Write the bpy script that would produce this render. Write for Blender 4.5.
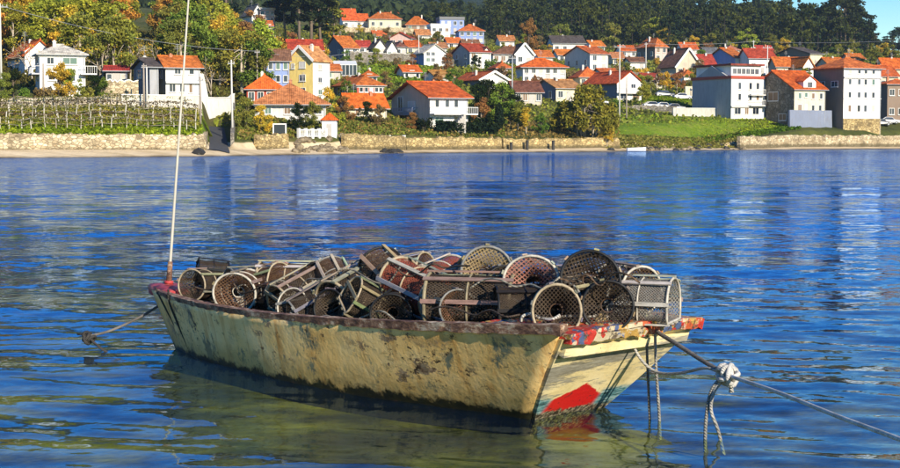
import bpy, math, random
import numpy as np
from mathutils import Vector, Matrix
from math import radians as R, sin, cos, pi, tan, atan2, sqrt

for o in list(bpy.data.objects): bpy.data.objects.remove(o)
SC = bpy.context.scene
COL = SC.collection
rng = np.random.default_rng(7)
random.seed(7)

# ------------------------------------------------------------------ camera, sky, sun, exposure
CAMH, FPX, PITCH = 2.3, 1600.0, math.atan((234 - 137) / 1600.0)
cd = bpy.data.cameras.new('camera'); cam = bpy.data.objects.new('camera', cd); COL.objects.link(cam)
cd.sensor_width = 36; cd.lens = 64; cd.clip_start = .1; cd.clip_end = 20000
cam.location = (0, 0, CAMH); cam.rotation_euler = (pi / 2 - PITCH, 0, 0)
SC.camera = cam
SUN_AZ = (0.50, -0.866); SUN_EL = R(24)
W = bpy.data.worlds.new('World'); SC.world = W; W.use_nodes = True
wn = W.node_tree.nodes; wl = W.node_tree.links
bg = wn['Background']; sky = wn.new('ShaderNodeTexSky'); sky.sky_type = 'NISHITA'; sky.sun_disc = False
sky.sun_elevation = SUN_EL; sky.sun_rotation = atan2(SUN_AZ[0], SUN_AZ[1])
sky.air_density = 1.0; sky.dust_density = .05; sky.ozone_density = 3.0
hs = wn.new('ShaderNodeHueSaturation'); hs.inputs['Hue'].default_value = .514; hs.inputs['Saturation'].default_value = 1.85
wl.new(sky.outputs[0], hs.inputs['Color']); wl.new(hs.outputs[0], bg.inputs[0]); bg.inputs[1].default_value = .115
sd = bpy.data.lights.new('sun', 'SUN'); sun = bpy.data.objects.new('sun', sd); COL.objects.link(sun)
sd.energy = 5.0; sd.angle = R(.5); sd.color = (1, .90, .72)
sdir = Vector((SUN_AZ[0] * cos(SUN_EL), SUN_AZ[1] * cos(SUN_EL), sin(SUN_EL)))
sun.rotation_euler = sdir.to_track_quat('Z', 'Y').to_euler(); sun.location = (30, -30, 60)
SC.view_settings.view_transform = 'Standard'; SC.view_settings.look = 'None'
SC.view_settings.exposure = .62; SC.view_settings.gamma = 1
SC.render.engine = 'CYCLES'
SC.cycles.use_denoising = True
SC.cycles.max_bounces = 8; SC.cycles.transparent_max_bounces = 24
SC.cycles.diffuse_bounces = 3; SC.cycles.glossy_bounces = 3; SC.cycles.caustics_reflective = False
SC.cycles.sample_clamp_indirect = 4

# ------------------------------------------------------------------ helpers
def lin(c):
    return tuple(((v / 255) / 12.92 if v / 255 <= .04045 else ((v / 255 + .055) / 1.055) ** 2.4) for v in c) + (1,)

def ray(px, py):
    x = (px - 450) / FPX; y = -(py - 234) / FPX
    return Vector((x, cos(PITCH) + y * sin(PITCH), -sin(PITCH) + y * cos(PITCH)))

def at(px, py, D):                      # point seen at a pixel of the photograph, D metres out
    d = ray(px, py); return Vector((0, 0, CAMH)) + d * (D / d.y)

def tag(o, label=None, cat=None, group=None, kind=None):
    if label: o['label'] = label
    if cat: o['category'] = cat
    if group: o['group'] = group
    if kind: o['kind'] = kind
    return o

def empty(name, loc=(0, 0, 0), rz=0, parent=None):
    o = bpy.data.objects.new(name, None); COL.objects.link(o); o.location = loc; o.rotation_euler = (0, 0, rz)
    o.empty_display_size = .2
    if parent: o.parent = parent
    return o

def link(name, me, parent=None, loc=(0, 0, 0), rot=(0, 0, 0), col=None):
    o = bpy.data.objects.new(name, me); COL.objects.link(o)
    if parent: o.parent = parent
    o.location = loc; o.rotation_euler = rot
    if col: o.color = col if len(col) == 4 else (*col, 1)
    return o

class MB:
    """collects shapes for one mesh"""
    def __init__(s): s.v = []; s.f = []; s.m = []; s.uv = None
    def add(s, vs, fs, m=0):
        n = len(s.v); s.v += [tuple(v) for v in vs]; s.f += [tuple(i + n for i in f) for f in fs]; s.m += [m] * len(fs)
        return s
    def box(s, x0, x1, y0, y1, z0, z1, m=0):
        vs = [(x0, y0, z0), (x1, y0, z0), (x1, y1, z0), (x0, y1, z0), (x0, y0, z1), (x1, y0, z1), (x1, y1, z1), (x0, y1, z1)]
        return s.add(vs, [(0, 3, 2, 1), (4, 5, 6, 7), (0, 1, 5, 4), (1, 2, 6, 5), (2, 3, 7, 6), (3, 0, 4, 7)], m)
    def tube(s, pts, r, n=8, m=0, closed=False, flat=None):
        pts = [Vector(p) for p in pts]; k = len(pts); rs = r if isinstance(r, (list, tuple)) else [r] * k
        base = len(s.v); prev = None
        for i, p in enumerate(pts):
            if closed: t = pts[(i + 1) % k] - pts[i - 1]
            else: t = pts[min(i + 1, k - 1)] - pts[max(i - 1, 0)]
            t = t.normalized() if t.length > 1e-9 else Vector((0, 0, 1))
            if prev is None:
                a = Vector((0, 0, 1)) if abs(t.z) < .9 else Vector((1, 0, 0))
                prev = t.cross(a).normalized()
            prev = (prev - t * prev.dot(t)).normalized(); b = t.cross(prev)
            for j in range(n):
                w = 2 * pi * j / n
                s.v.append(tuple(p + (prev * cos(w) + b * sin(w)) * rs[i]))
        for i in range(k if closed else k - 1):
            for j in range(n):
                i2 = (i + 1) % k
                s.f.append((base + i * n + j, base + i * n + (j + 1) % n, base + i2 * n + (j + 1) % n, base + i2 * n + j)); s.m.append(m)
        if not closed:
            s.f.append(tuple(base + j for j in reversed(range(n)))); s.m.append(m)
            s.f.append(tuple(base + (k - 1) * n + j for j in range(n))); s.m.append(m)
        return s
    def bar(s, a, b, w, t, up=(0, 0, 1), m=0):      # rectangular bar from a to b
        a = Vector(a); b = Vector(b); d = (b - a).normalized(); u = Vector(up)
        sd_ = d.cross(u).normalized(); u2 = sd_.cross(d).normalized()
        vs = []
        for p in (a, b):
            for (i, j) in ((-1, -1), (1, -1), (1, 1), (-1, 1)): vs.append(p + sd_ * (w / 2 * i) + u2 * (t / 2 * j))
        return s.add(vs, [(3, 2, 1, 0), (4, 5, 6, 7), (0, 1, 5, 4), (1, 2, 6, 5), (2, 3, 7, 6), (3, 0, 4, 7)], m)
    def mesh(s, name, mats, smooth=False):
        me = bpy.data.meshes.new(name); me.from_pydata(s.v, [], s.f)
        for mt in (mats if isinstance(mats, (list, tuple)) else [mats]): me.materials.append(mt)
        if any(s.m): me.polygons.foreach_set('material_index', s.m)
        if smooth: me.polygons.foreach_set('use_smooth', [True] * len(s.f))
        me.update(); return me
    def obj(s, name, mats, parent=None, smooth=False, **k):
        return link(name, s.mesh(name, mats, smooth), parent, **k)

def grid_mesh(name, P, mats, smooth=True, uv=False):
    """P: (rows, cols, 3) array"""
    r, c, _ = P.shape
    i = np.arange(r - 1)[:, None] * c + np.arange(c - 1)[None, :]
    f = np.stack([i, i + 1, i + c + 1, i + c], -1).reshape(-1, 4)
    return quads_mesh(name, P.reshape(-1, 3), f, mats, smooth)

def quads_mesh(name, V, F, mats, smooth=False, mi=None):
    me = bpy.data.meshes.new(name)
    V = np.ascontiguousarray(V, dtype=np.float32); F = np.ascontiguousarray(F, dtype=np.int32)
    me.vertices.add(len(V)); me.vertices.foreach_set('co', V.ravel())
    me.loops.add(F.size); me.loops.foreach_set('vertex_index', F.ravel())
    me.polygons.add(len(F)); me.polygons.foreach_set('loop_start', np.arange(len(F), dtype=np.int32) * F.shape[1])
    for mt in (mats if isinstance(mats, (list, tuple)) else [mats]): me.materials.append(mt)
    if mi is not None: me.polygons.foreach_set('material_index', np.asarray(mi, dtype=np.int32))
    me.polygons.foreach_set('use_smooth', np.full(len(F), smooth))
    me.update(calc_edges=True); me.validate(); return me

# ------------------------------------------------------------------ materials
class NT:
    def __init__(s, name):
        s.m = bpy.data.materials.new(name); s.m.use_nodes = True; s.t = s.m.node_tree; s.n = s.t.nodes; s.l = s.t.links
        s.b = s.n['Principled BSDF']; s.out = s.n['Material Output']
    def new(s, typ, **k):
        n = s.n.new('ShaderNode' + typ)
        for a, v in k.items(): setattr(n, a, v)
        return n
    def put(s, sock, v):
        if hasattr(v, 'links') or isinstance(v, bpy.types.NodeSocket): s.l.new(v, sock)
        else: sock.default_value = v
    def coord(s, kind='Object', scale=None, rot=None, loc=None):
        c = s.new('TexCoord').outputs[kind] if kind != 'Position' else s.new('NewGeometry').outputs['Position']
        if scale or rot or loc:
            m = s.new('Mapping'); s.l.new(c, m.inputs[0])
            if scale: m.inputs['Scale'].default_value = scale
            if rot: m.inputs['Rotation'].default_value = rot
            if loc: m.inputs['Location'].default_value = loc
            return m.outputs[0]
        return c
    def noise(s, scale, detail=4, rough=.55, co=None, dist=0):
        n = s.new('TexNoise'); n.inputs['Scale'].default_value = scale; n.inputs['Detail'].default_value = detail
        n.inputs['Roughness'].default_value = rough; n.inputs['Distortion'].default_value = dist
        if co is not None: s.l.new(co, n.inputs['Vector'])
        return n.outputs['Fac']
    def ramp(s, f, stops, interp='LINEAR'):
        n = s.new('ValToRGB'); cr = n.color_ramp; cr.interpolation = interp
        while len(cr.elements) < len(stops): cr.elements.new(.5)
        for e, (p, c) in zip(cr.elements, stops):
            e.position = p; e.color = c if isinstance(c, (tuple, list)) else (c, c, c, 1)
        s.put(n.inputs[0], f); return n.outputs[0]
    def mix(s, f, a, b, mode='MIX'):
        n = s.new('MixRGB', blend_type=mode); s.put(n.inputs[0], f); s.put(n.inputs[1], a); s.put(n.inputs[2], b); return n.outputs[0]
    def math(s, op, a, b=0.0, c=0.0, clamp=False):
        n = s.new('Math', operation=op, use_clamp=clamp); s.put(n.inputs[0], a); s.put(n.inputs[1], b); s.put(n.inputs[2], c); return n.outputs[0]
    def bump(s, h, strength=.3, dist=.02, normal=None):
        n = s.new('Bump'); n.inputs['Strength'].default_value = strength; n.inputs['Distance'].default_value = dist
        s.l.new(h, n.inputs['Height'])
        if normal is not None: s.l.new(normal, n.inputs['Normal'])
        return n.outputs[0]
    def set(s, base=None, rough=.7, metal=0, normal=None, spec=.3):
        if base is not None: s.put(s.b.inputs['Base Color'], base)
        s.put(s.b.inputs['Roughness'], rough); s.b.inputs['Metallic'].default_value = metal
        s.b.inputs['Specular IOR Level'].default_value = spec
        if normal is not None: s.l.new(normal, s.b.inputs['Normal'])
        return s.m
    def objcol(s): return s.new('ObjectInfo').outputs['Color']
    def objrand(s): return s.new('ObjectInfo').outputs['Random']

def c4(*c): return (*c, 1)

def m_simple(name, col, var=.25, scale=3, rough=.7, bump=.15, spec=.3):
    n = NT(name); co = n.coord('Object')
    f = n.noise(scale, 5, .6, co)
    a = tuple(v * (1 - var) for v in col[:3]) + (1,); b = tuple(min(1, v * (1 + var)) for v in col[:3]) + (1,)
    return n.set(n.mix(f, a, b), rough, normal=n.bump(n.noise(scale * 6, 4, .6, co), bump, .02), spec=spec)

def m_objcol(name, var=.3, scale=3, rough=.7, bump=.15, spec=.3, stain=0.0):
    """paint/render whose colour comes from the object's own colour"""
    n = NT(name); co = n.coord('Object')
    f = n.noise(scale, 5, .65, co)
    k = n.ramp(f, [(.25, 1 - var), (.75, 1.0)])
    c = n.mix(1, n.objcol(), k, 'MULTIPLY')
    if stain:
        st = n.noise(1.1, 5, .7, n.coord('Object', scale=(2.2, 2.2, .35)))
        c = n.mix(n.ramp(st, [(.48, 0), (.72, stain)]), c, (.16, .13, .09, 1))
    return n.set(c, rough, normal=n.bump(n.noise(scale * 8, 3, .6, co), bump, .02), spec=spec)

M = {}
M['wall'] = m_objcol('painted_render', .16, .5, .85, .12, .2, stain=.35)
M['trim'] = m_objcol('painted_trim', .12, 2, .6, .05)
# roof tiles: rows of curved tiles as fine relief, colour varying tile by tile
n = NT('roof_tile'); co = n.coord('Object')
wv = n.new('TexWave', wave_type='BANDS', bands_direction='X'); wv.inputs['Scale'].default_value = 1.35; wv.inputs['Distortion'].default_value = .25
n.l.new(co, wv.inputs['Vector'])
wy = n.new('TexWave', wave_type='BANDS', bands_direction='Y', wave_profile='SAW'); wy.inputs['Scale'].default_value = 1.0; n.l.new(co, wy.inputs['Vector'])
vo = n.new('TexVoronoi'); vo.inputs['Scale'].default_value = 2.4; n.l.new(co, vo.inputs['Vector'])
tone = n.ramp(vo.outputs['Color'], [(.15, .62), (.85, 1.15)])
patch = n.ramp(n.noise(.7, 5, .65, co), [(.4, (1, 1, 1, 1)), (.68, (.62, .55, .5, 1))])
c = n.mix(1, n.mix(1, n.objcol(), tone, 'MULTIPLY'), patch, 'MULTIPLY')
h = n.math('ADD', wv.outputs['Fac'], n.math('MULTIPLY', wy.outputs['Fac'], .5))
M['roof'] = n.set(c, .8, normal=n.bump(h, .8, .08), spec=.2)
n = NT('window_glass'); M['glass'] = n.set(n.mix(n.objrand(), c4(.008, .012, .022), c4(.05, .065, .09)), .12, spec=.5)
M['shutter'] = m_simple('shutter', (.45, .42, .38), .2, 4, .6)
M['concrete'] = m_simple('concrete', (.42, .39, .34), .3, .8, .9, .3)
M['metal_grey'] = m_simple('galvanised_metal', (.35, .36, .37), .2, 5, .45)
M['wood_pole'] = m_simple('pole_wood', (.30, .25, .20), .3, 2, .85)
M['pole_concrete'] = m_simple('pole_concrete', (.55, .53, .49), .15, 1, .85)
M['asphalt'] = m_simple('asphalt', (.055, .056, .06), .3, 2, .9)
# coursed / rubble stone
def m_stone(name, c1, c2, joint, sc=1.7, squash=1.7):
    n = NT(name); co = n.coord('Object', scale=(1, 1, squash))
    v = n.new('TexVoronoi', feature='DISTANCE_TO_EDGE'); v.inputs['Scale'].default_value = sc; n.l.new(co, v.inputs['Vector'])
    v2 = n.new('TexVoronoi'); v2.inputs['Scale'].default_value = sc; n.l.new(co, v2.inputs['Vector'])
    e = n.ramp(v.outputs['Distance'], [(.0, 0), (.09, 1)])
    hsv = n.new('SeparateColor'); n.l.new(v2.outputs['Color'], hsv.inputs[0])
    cc = n.mix(hsv.outputs[0], c1, c2)
    cc = n.mix(n.ramp(n.noise(.5, 6, .75, n.coord('Object')), [(.42, 0), (.64, .85)]), cc, (.13, .10, .055, 1))
    cc = n.mix(n.ramp(n.noise(9, 3, .6, co), [(.3, 0), (.7, .35)]), cc, (.85, .75, .55, 1), 'MULTIPLY')
    cc = n.mix(e, joint, cc)
    pz = n.new('SeparateXYZ'); n.l.new(n.coord('Position'), pz.inputs[0]); tide = n.math('ADD', pz.outputs['Z'], n.math('MULTIPLY', n.noise(.8, 5, .7, n.coord('Position')), .9))
    cc = n.mix(n.ramp(tide, [(.0, .85), (1.0, .85), (1.0, 0)]) if False else n.ramp(n.math('MULTIPLY', tide, .5), [(.62, .8), (.80, 0)]), cc, (.085, .07, .035, 1))
    return n.set(cc, .9, normal=n.bump(n.math('ADD', e, n.noise(6, 4, .6, co)), .7, .08), spec=.2)
M['stone_cream'] = m_stone('cream_stone', (.80, .68, .46, 1), (.42, .32, .19, 1), (.20, .155, .095, 1))
M['stone_yellow'] = m_stone('yellow_stone', (.70, .54, .26, 1), (.38, .27, .11, 1), (.17, .12, .055, 1))
M['stone_grey'] = m_stone('grey_stone', (.40, .37, .31, 1), (.24, .22, .19, 1), (.10, .09, .08, 1))
M['granite_wall'] = m_stone('granite_wall', (.34, .29, .23, 1), (.22, .19, .15, 1), (.09, .08, .06, 1), 1.2, 1.3)
n = NT('shore_rock'); co = n.coord('Object')
M['rock'] = n.set(n.ramp(n.noise(1.2, 6, .7, co), [(.3, (.05, .04, .03, 1)), (.5, (.22, .17, .10, 1)), (.7, (.42, .34, .22, 1))]), .9, normal=n.bump(n.noise(3, 6, .7, co), .9, .15))
M['dark_rock'] = m_simple('wet_dark_rock', (.035, .032, .028), .4, 2, .6, .6)
# foliage: object colour, each leaf its own shade
def m_leaf(name, trans=.25, bs=.55, b0=(.72, .80, .85, 1), b1=(1.2, 1.08, .9, 1)):
    n = NT(name); g = n.new('NewGeometry')
    k = n.ramp(g.outputs['Random Per Island'], [(0, .55), (.6, 1.0), (1, 1.5)])
    big = n.ramp(n.noise(bs, 3, .5, n.coord('Object')), [(.35, b0), (.65, b1)])
    c = n.mix(1, n.mix(1, n.objcol(), k, 'MULTIPLY'), big, 'MULTIPLY')
    d = n.new('BsdfDiffuse'); t = n.new('BsdfTranslucent'); n.l.new(c, d.inputs[0]); n.l.new(c, t.inputs[0])
    mx = n.new('MixShader'); mx.inputs[0].default_value = trans; n.l.new(d.outputs[0], mx.inputs[1]); n.l.new(t.outputs[0], mx.inputs[2])
    n.l.new(mx.outputs[0], n.out.inputs[0]); return n.m
M['leaf'] = m_leaf('leaf')
M['needle'] = m_leaf('needle', .12); M['needle_far'] = m_leaf('needle_far', .12, .06, (.55, .70, .95, 1), (1.75, 1.5, .8, 1))
M['bark'] = m_simple('bark', (.16, .12, .085), .35, 3, .9, .5)
M['bark_dark'] = m_simple('dark_bark', (.045, .036, .028), .3, 2, .95, .3)
M['bark_pale'] = m_simple('pale_bark', (.42, .35, .26), .3, 3, .9, .4)
# terrain: soil, scrub and grass; sand near the water
n = NT('hillside'); p = n.coord('Position'); sx = n.new('SeparateXYZ'); n.l.new(p, sx.inputs[0])
veg = n.ramp(n.noise(.045, 6, .65, p), [(.30, (.030, .040, .012, 1)), (.45, (.075, .085, .02, 1)), (.56, (.11, .115, .025, 1)), (.68, (.16, .12, .05, 1))])
veg = n.mix(n.ramp(n.noise(.7, 5, .7, p), [(.35, 0), (.7, .6)]), veg, (.035, .04, .014, 1))
sand = n.ramp(n.noise(.35, 6, .65, n.coord('Position', scale=(.25, 1, 1))), [(.3, (.42, .31, .17, 1)), (.55, (.66, .52, .33, 1)), (.75, (.75, .62, .43, 1))])
zz = n.math('ADD', sx.outputs['Z'], n.math('MULTIPLY', n.noise(.25, 4, .6, p), .5))
wet = n.mix(n.ramp(zz, [(.25, 1), (.45, 0)]), sand, (.14, .105, .06, 1))
M['terrain'] = n.set(n.mix(n.ramp(n.math('MULTIPLY', zz, .4), [(.70, 0), (.78, 1)]), wet, veg), .95, normal=n.bump(n.noise(1.2, 6, .7, p), .8, .3), spec=.1)
n = NT('far_hills'); p = n.coord('Position')
M['far'] = n.set(n.ramp(n.noise(.02, 8, .75, p), [(.3, (.008, .016, .010, 1)), (.55, (.03, .045, .022, 1)), (.75, (.055, .065, .03, 1))]), .95, normal=n.bump(n.noise(.05, 6, .75, p), 1, 12), spec=0)

# ------------------------------------------------------------------ terrain profile
COLS = [
 (-250, 160, [(164,150),(166,149),(167.5,135),(180,112),(190,100),(212,82),(258,60),(330,25),(450,0),(650,-10)]),
 (0, 175, [(179,150.5),(181,149),(182.5,135.5),(195,113),(204,104),(215,92),(240,75),(290,52),(340,34),(450,14),(650,4)]),
 (120, 182, [(186,150.5),(188,149),(189.5,135.5),(201,113),(208,104),(222,94),(245,78),(300,54),(360,36),(470,16),(700,4)]),
 (204, 189, [(193,151),(195,149.5),(196.5,136),(206,120),(216,104),(232,94),(252,82),(300,64),(370,42),(450,26),(560,18),(800,5)]),
 (206.5, 189.4, [(193,151),(197,149.5),(206,141),(216,130),(228,119),(240,106),(255,92),(300,68),(370,44),(450,27),(560,18),(800,5)]),
 (231, 194, [(198,151),(201,149.5),(208,142),(218,131),(229,120),(241,108),(256,97),(305,75),(370,52),(445,32),(540,22),(800,5)]),
 (234, 195, [(199,151),(201,149.5),(202.5,141),(210,133),(220,122),(238,108),(262,98),(308,80),(370,58),(440,38),(520,24),(800,5)]),
 (260, 200, [(204,151),(207,149.5),(208.5,141),(214,133),(222,122),(240,108),(265,98),(310,80),(370,58),(440,38),(520,24),(800,5)]),
 (330, 212, [(215,151),(218,149),(220,138),(228,126),(245,117),(270,106),(300,95),(350,76),(430,56),(540,34),(640,20),(900,8)]),
 (400, 225, [(229,151),(231,149.5),(232.5,137),(240,127),(262,113),(300,95),(350,76),(420,58),(500,42),(620,26),(750,14),(1000,8)]),
 (500, 238, [(242,150.5),(245,148.5),(246.5,138),(258,128),(290,108),(325,92),(370,74),(440,58),(540,45),(660,34),(800,24),(1000,14)]),
 (600, 250, [(254,150),(258,147),(262,139),(290,121),(320,104),(350,92),(400,75),(470,60),(560,49),(680,39),(850,25),(1000,12)]),
 (700, 272, [(277,149),(282,146.5),(292,137),(300,124),(325,113),(350,100),(400,78),(470,64),(560,55),(660,46),(820,28),(1000,12)]),
 (800, 292, [(297,148),(300,146),(301.5,131),(310,125),(340,108),(380,86),(430,68),(500,59),(600,52),(700,45),(850,32),(1000,22)]),
 (860, 302, [(307,148),(310,146),(311.5,131),(320,125),(350,108),(400,85),(450,70),(520,62),(620,57),(720,55),(860,54),(1000,54)]),
 (920, 312, [(317,148),(320,146),(321.5,131),(330,125),(360,108),(420,85),(470,72),(560,64),(700,62),(1000,62)]),
 (1150, 340, [(345,148),(348,146),(349.5,131),(360,125),(390,108),(450,85),(500,72),(600,64),(740,62),(1000,62)]),
]
TK = np.array([.80, .93, 1.0] + list(np.linspace(1.005, 1.12, 47)) + list(np.geomspace(1.125, 7.0, 110)))
_cp = np.array([c[0] for c in COLS], float); _cs = np.array([c[1] for c in COLS], float)
_cz = []
for px_, ds_, kn in COLS:
    t = [.6, .93, 1.0] + [d / ds_ for d, y in kn]
    z = [-4.0, -1.0, 0.0] + [CAMH + (137 - y) / FPX * d for d, y in kn]
    t.append(9.0); z.append(z[-1] * 1.02)
    _cz.append(np.interp(TK, t, z))
_cz = np.array(_cz)
def shore(px): return float(np.interp(px, _cp, _cs))
def zcol(px, t):
    i = int(np.clip(np.searchsorted(_cp, px) - 1, 0, len(_cp) - 2)); f = min(1, max(0, (px - _cp[i]) / (_cp[i + 1] - _cp[i])))
    return float(np.interp(t, TK, _cz[i] * (1 - f) + _cz[i + 1] * f))
def gz(x, D):
    px = 450 + FPX * x / D; return zcol(px, D / shore(px))
def zpx(px, D): return zcol(px, D / shore(px))
def ypix(px, D, z): # pixel row of a height z at distance D
    return 137 + (CAMH - z) / D * FPX
def Dfor(px, yb):
    s = shore(px)
    for D in np.arange(s + 1, s * 4.2, .5):
        if ypix(px, D, zpx(px, D)) <= yb: return float(D)
    return s * 4.0
def on(px, D, dz=0): # ground point
    x = (px - 450) / FPX * D; return Vector((x, D, gz(x, D) + dz))

pxs = np.linspace(-260, 1160, 285)
P = np.zeros((len(TK), len(pxs), 3))
for j, px_ in enumerate(pxs):
    s_ = shore(px_); D = TK * s_
    P[:, j, 0] = (px_ - 450) / FPX * D; P[:, j, 1] = D
    P[:, j, 2] = [zcol(px_, t) for t in TK]
P[:, :, 2] += (rng.random(P.shape[:2]) - .5) * np.clip((P[:, :, 2] - 2.5) * .12, 0.03, .5)
me = grid_mesh('ground', P, M['terrain']); o = link('ground', me); tag(o, kind='structure')

# far hills
hx = np.linspace(-1500, 1700, 220); hy = np.linspace(1350, 3200, 60)
HX, HY = np.meshgrid(hx, hy)
ph = rng.random(12) * 6.28
hz = np.zeros_like(HX)
for k in range(10):
    a = rng.random() * 3.1; w = .0016 * 1.5 ** k; hz += 24 / 1.45 ** k * np.sin(w * (HX * cos(a) + HY * sin(a)) + ph[k])
ridge = 420 * np.clip((HY - 1350) / 1150, 0, 1) ** 1.2
pxh = 450 + FPX * HX / HY
mask = 1 / (1 + np.exp((pxh - 700) / 60))
left_low = 1.0
hz = (ridge + hz * np.clip((HY - 1350) / 700, 0, 1)) * (mask * .95 + .05) - 20
hz += (rng.random(hz.shape) - .5) * 10
o = link('hills', grid_mesh('hills', np.stack([HX, HY, hz], -1), M['far'])); tag(o, kind='structure')

# ------------------------------------------------------------------ water and sea bed
n = NT('sea_bed'); p = n.coord('Position')
c = n.ramp(n.noise(.9, 6, .65, p), [(.36, (.018, .017, .002, 1)), (.47, (.07, .064, .005, 1)), (.57, (.19, .17, .012, 1)), (.73, (.38, .34, .05, 1))])
M['bed'] = n.set(c, .95, normal=n.bump(n.noise(3, 5, .6, p), .6, .1), spec=.1)
bx = np.linspace(-1, 1, 90); by = np.concatenate([np.linspace(-6, 30, 60), np.geomspace(31, 330, 40)])
BX, BY = np.meshgrid(bx, by); BX = BX * (20 + np.maximum(BY, 0) * .55)
BZ = -.15 - .008 * np.clip(BY - 12, 0, 14) - .045 * np.clip(BY - 26, 0, 60) - .015 * np.sin(BX * 1.3 + BY) - .02 * np.sin(BX * .5 - BY * .8)
o = link('seabed', grid_mesh('seabed', np.stack([BX, BY, BZ], -1), M['bed'])); tag(o, kind='structure')

n = NT('sea_water'); p = n.coord('Position')
gust = n.ramp(n.noise(.045, 4, .6, n.coord('Position', scale=(.6, .35, 1))), [(.36, .45), (.62, 1.0)])
sy = n.new('SeparateXYZ'); n.l.new(p, sy.inputs[0])
breeze = n.new('MapRange'); n.l.new(sy.outputs['Y'], breeze.inputs[0])
for q_, v_ in zip((1, 2, 3, 4), (20, 110, .8, 4.2)): breeze.inputs[q_].default_value = v_
gust = n.math('MULTIPLY', gust, breeze.outputs[0])
def nvec(scale, detail, k, mod=None, sx_=.6, rz_=14):
    t = n.new('TexNoise'); t.inputs['Scale'].default_value = scale; t.inputs['Detail'].default_value = detail; t.inputs['Distortion'].default_value = .4
    n.l.new(n.coord('Position', scale=(sx_, 1, 1), rot=(0, 0, R(rz_))), t.inputs['Vector'])
    a = n.new('VectorMath', operation='SUBTRACT'); n.l.new(t.outputs['Color'], a.inputs[0]); a.inputs[1].default_value = (.5, .5, .5)
    b = n.new('VectorMath', operation='MULTIPLY'); n.l.new(a.outputs[0], b.inputs[0]); b.inputs[1].default_value = (k * .8, k, 0)
    if mod is None: return b.outputs[0]
    c_ = n.new('VectorMath', operation='MULTIPLY'); n.l.new(b.outputs[0], c_.inputs[0]); n.l.new(mod, c_.inputs[1]); return c_.outputs[0]
def vadd(a, b):
    v = n.new('VectorMath', operation='ADD'); n.l.new(a, v.inputs[0]); n.l.new(b, v.inputs[1]); return v.outputs[0]
vv = vadd(n.new('NewGeometry').outputs['Normal'], vadd(nvec(.7, 2, .12), vadd(nvec(2.4, 3, .30, gust), vadd(nvec(8, 3, .22, gust), nvec(24, 2, .10, gust)))))
nz = n.new('VectorMath', operation='NORMALIZE'); n.l.new(vv, nz.inputs[0]); nb = nz.outputs[0]
dt = n.new('VectorMath', operation='DOT_PRODUCT'); n.l.new(nb, dt.inputs[0]); n.l.new(n.new('NewGeometry').outputs['Incoming'], dt.inputs[1])
fres = n.math('MULTIPLY_ADD', n.math('POWER', n.math('SUBTRACT', 1.0, n.math('ABSOLUTE', dt.outputs['Value']), clamp=True), 6.0), .98, .02, clamp=True)
gl = n.new('BsdfGlossy'); gl.inputs['Color'].default_value = (.52, .71, 1, 1); gl.inputs['Roughness'].default_value = .035; n.l.new(nb, gl.inputs['Normal'])
tr = n.new('BsdfTransparent'); tr.inputs['Color'].default_value = (.78, .86, .50, 1)
df = n.new('BsdfDiffuse'); df.inputs['Color'].default_value = (.004, .075, .34, 1); n.l.new(nb, df.inputs['Normal'])
mb = n.new('MixShader'); deep = n.new('MapRange'); n.l.new(sy.outputs['Y'], deep.inputs[0])     # shallows give way to deep blue water further out
for q_, v_ in zip((1, 2, 3, 4), (15, 46, .05, .90)): deep.inputs[q_].default_value = v_
n.l.new(deep.outputs[0], mb.inputs[0])
n.l.new(tr.outputs[0], mb.inputs[1]); n.l.new(df.outputs[0], mb.inputs[2])
mx = n.new('MixShader'); n.l.new(fres, mx.inputs[0]); n.l.new(mb.outputs[0], mx.inputs[1]); n.l.new(gl.outputs[0], mx.inputs[2])
n.l.new(mx.outputs[0], n.out.inputs[0]); M['water'] = n.m

rows = [ -8., -4, -1, 1.5, 3.5, 5.0]
d_ = 5.6
while d_ < 45: rows.append(d_); d_ += max(.03, d_ * d_ / 4600.)
rows += list(np.geomspace(45.6, 352, 90))
rows = np.array(rows); tx = np.linspace(-1, 1, 460)
tx = np.sign(tx) * np.abs(tx) ** 1.15
WX = tx[None, :] * (6 + np.maximum(rows, 0) * .46)[:, None]; WY = np.repeat(rows[:, None], len(tx), 1)
WZ = np.zeros_like(WX)
cell = np.maximum(np.maximum(rows, 5) ** 2 / 4600., .03)[:, None]
wr = np.random.default_rng(3)
for k in range(46):
    lam = .28 * (9.0 / .28) ** (k / 45.0) * wr.uniform(.9, 1.1); ang = R(78) + wr.normal(0, .5)
    kx = 2 * pi / lam * cos(ang); ky = 2 * pi / lam * sin(ang)
    slope = .011 if lam < 1.2 else .0085
    am = slope * lam / (2 * pi) * (1.0 if lam < 1.5 else .6)
    fade = np.clip(lam / (cell * 5) - .4, 0, 1)
    WZ += am * fade * np.sin(kx * WX + ky * WY + wr.random() * 6.28 + .6 * np.sin(.21 * WX + .17 * WY + k))
WATER = grid_mesh('water', np.stack([WX, WY, WZ], -1), M['water'])
o = link('water', WATER); tag(o, kind='structure')

# ------------------------------------------------------------------ vegetation kit
def leaf_quads(centres, size, r, flat=.0, elong=1.4):
    """one randomly turned quad for each centre"""
    N = len(centres)
    u = r.normal(size=(N, 3)); u[:, 2] *= 1 - flat; u /= np.linalg.norm(u, axis=1)[:, None] + 1e-9
    w = r.normal(size=(N, 3)); v = np.cross(u, w); v /= np.linalg.norm(v, axis=1)[:, None] + 1e-9
    s = size * r.uniform(.6, 1.35, (N, 1))
    a = u * s * elong * .5; b = v * s * .5
    V = np.stack([centres - a, centres + b * .9 - a * .1, centres + a, centres - b * .9 - a * .1], 1).reshape(-1, 3)
    return V, np.arange(N * 4).reshape(-1, 4)

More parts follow.
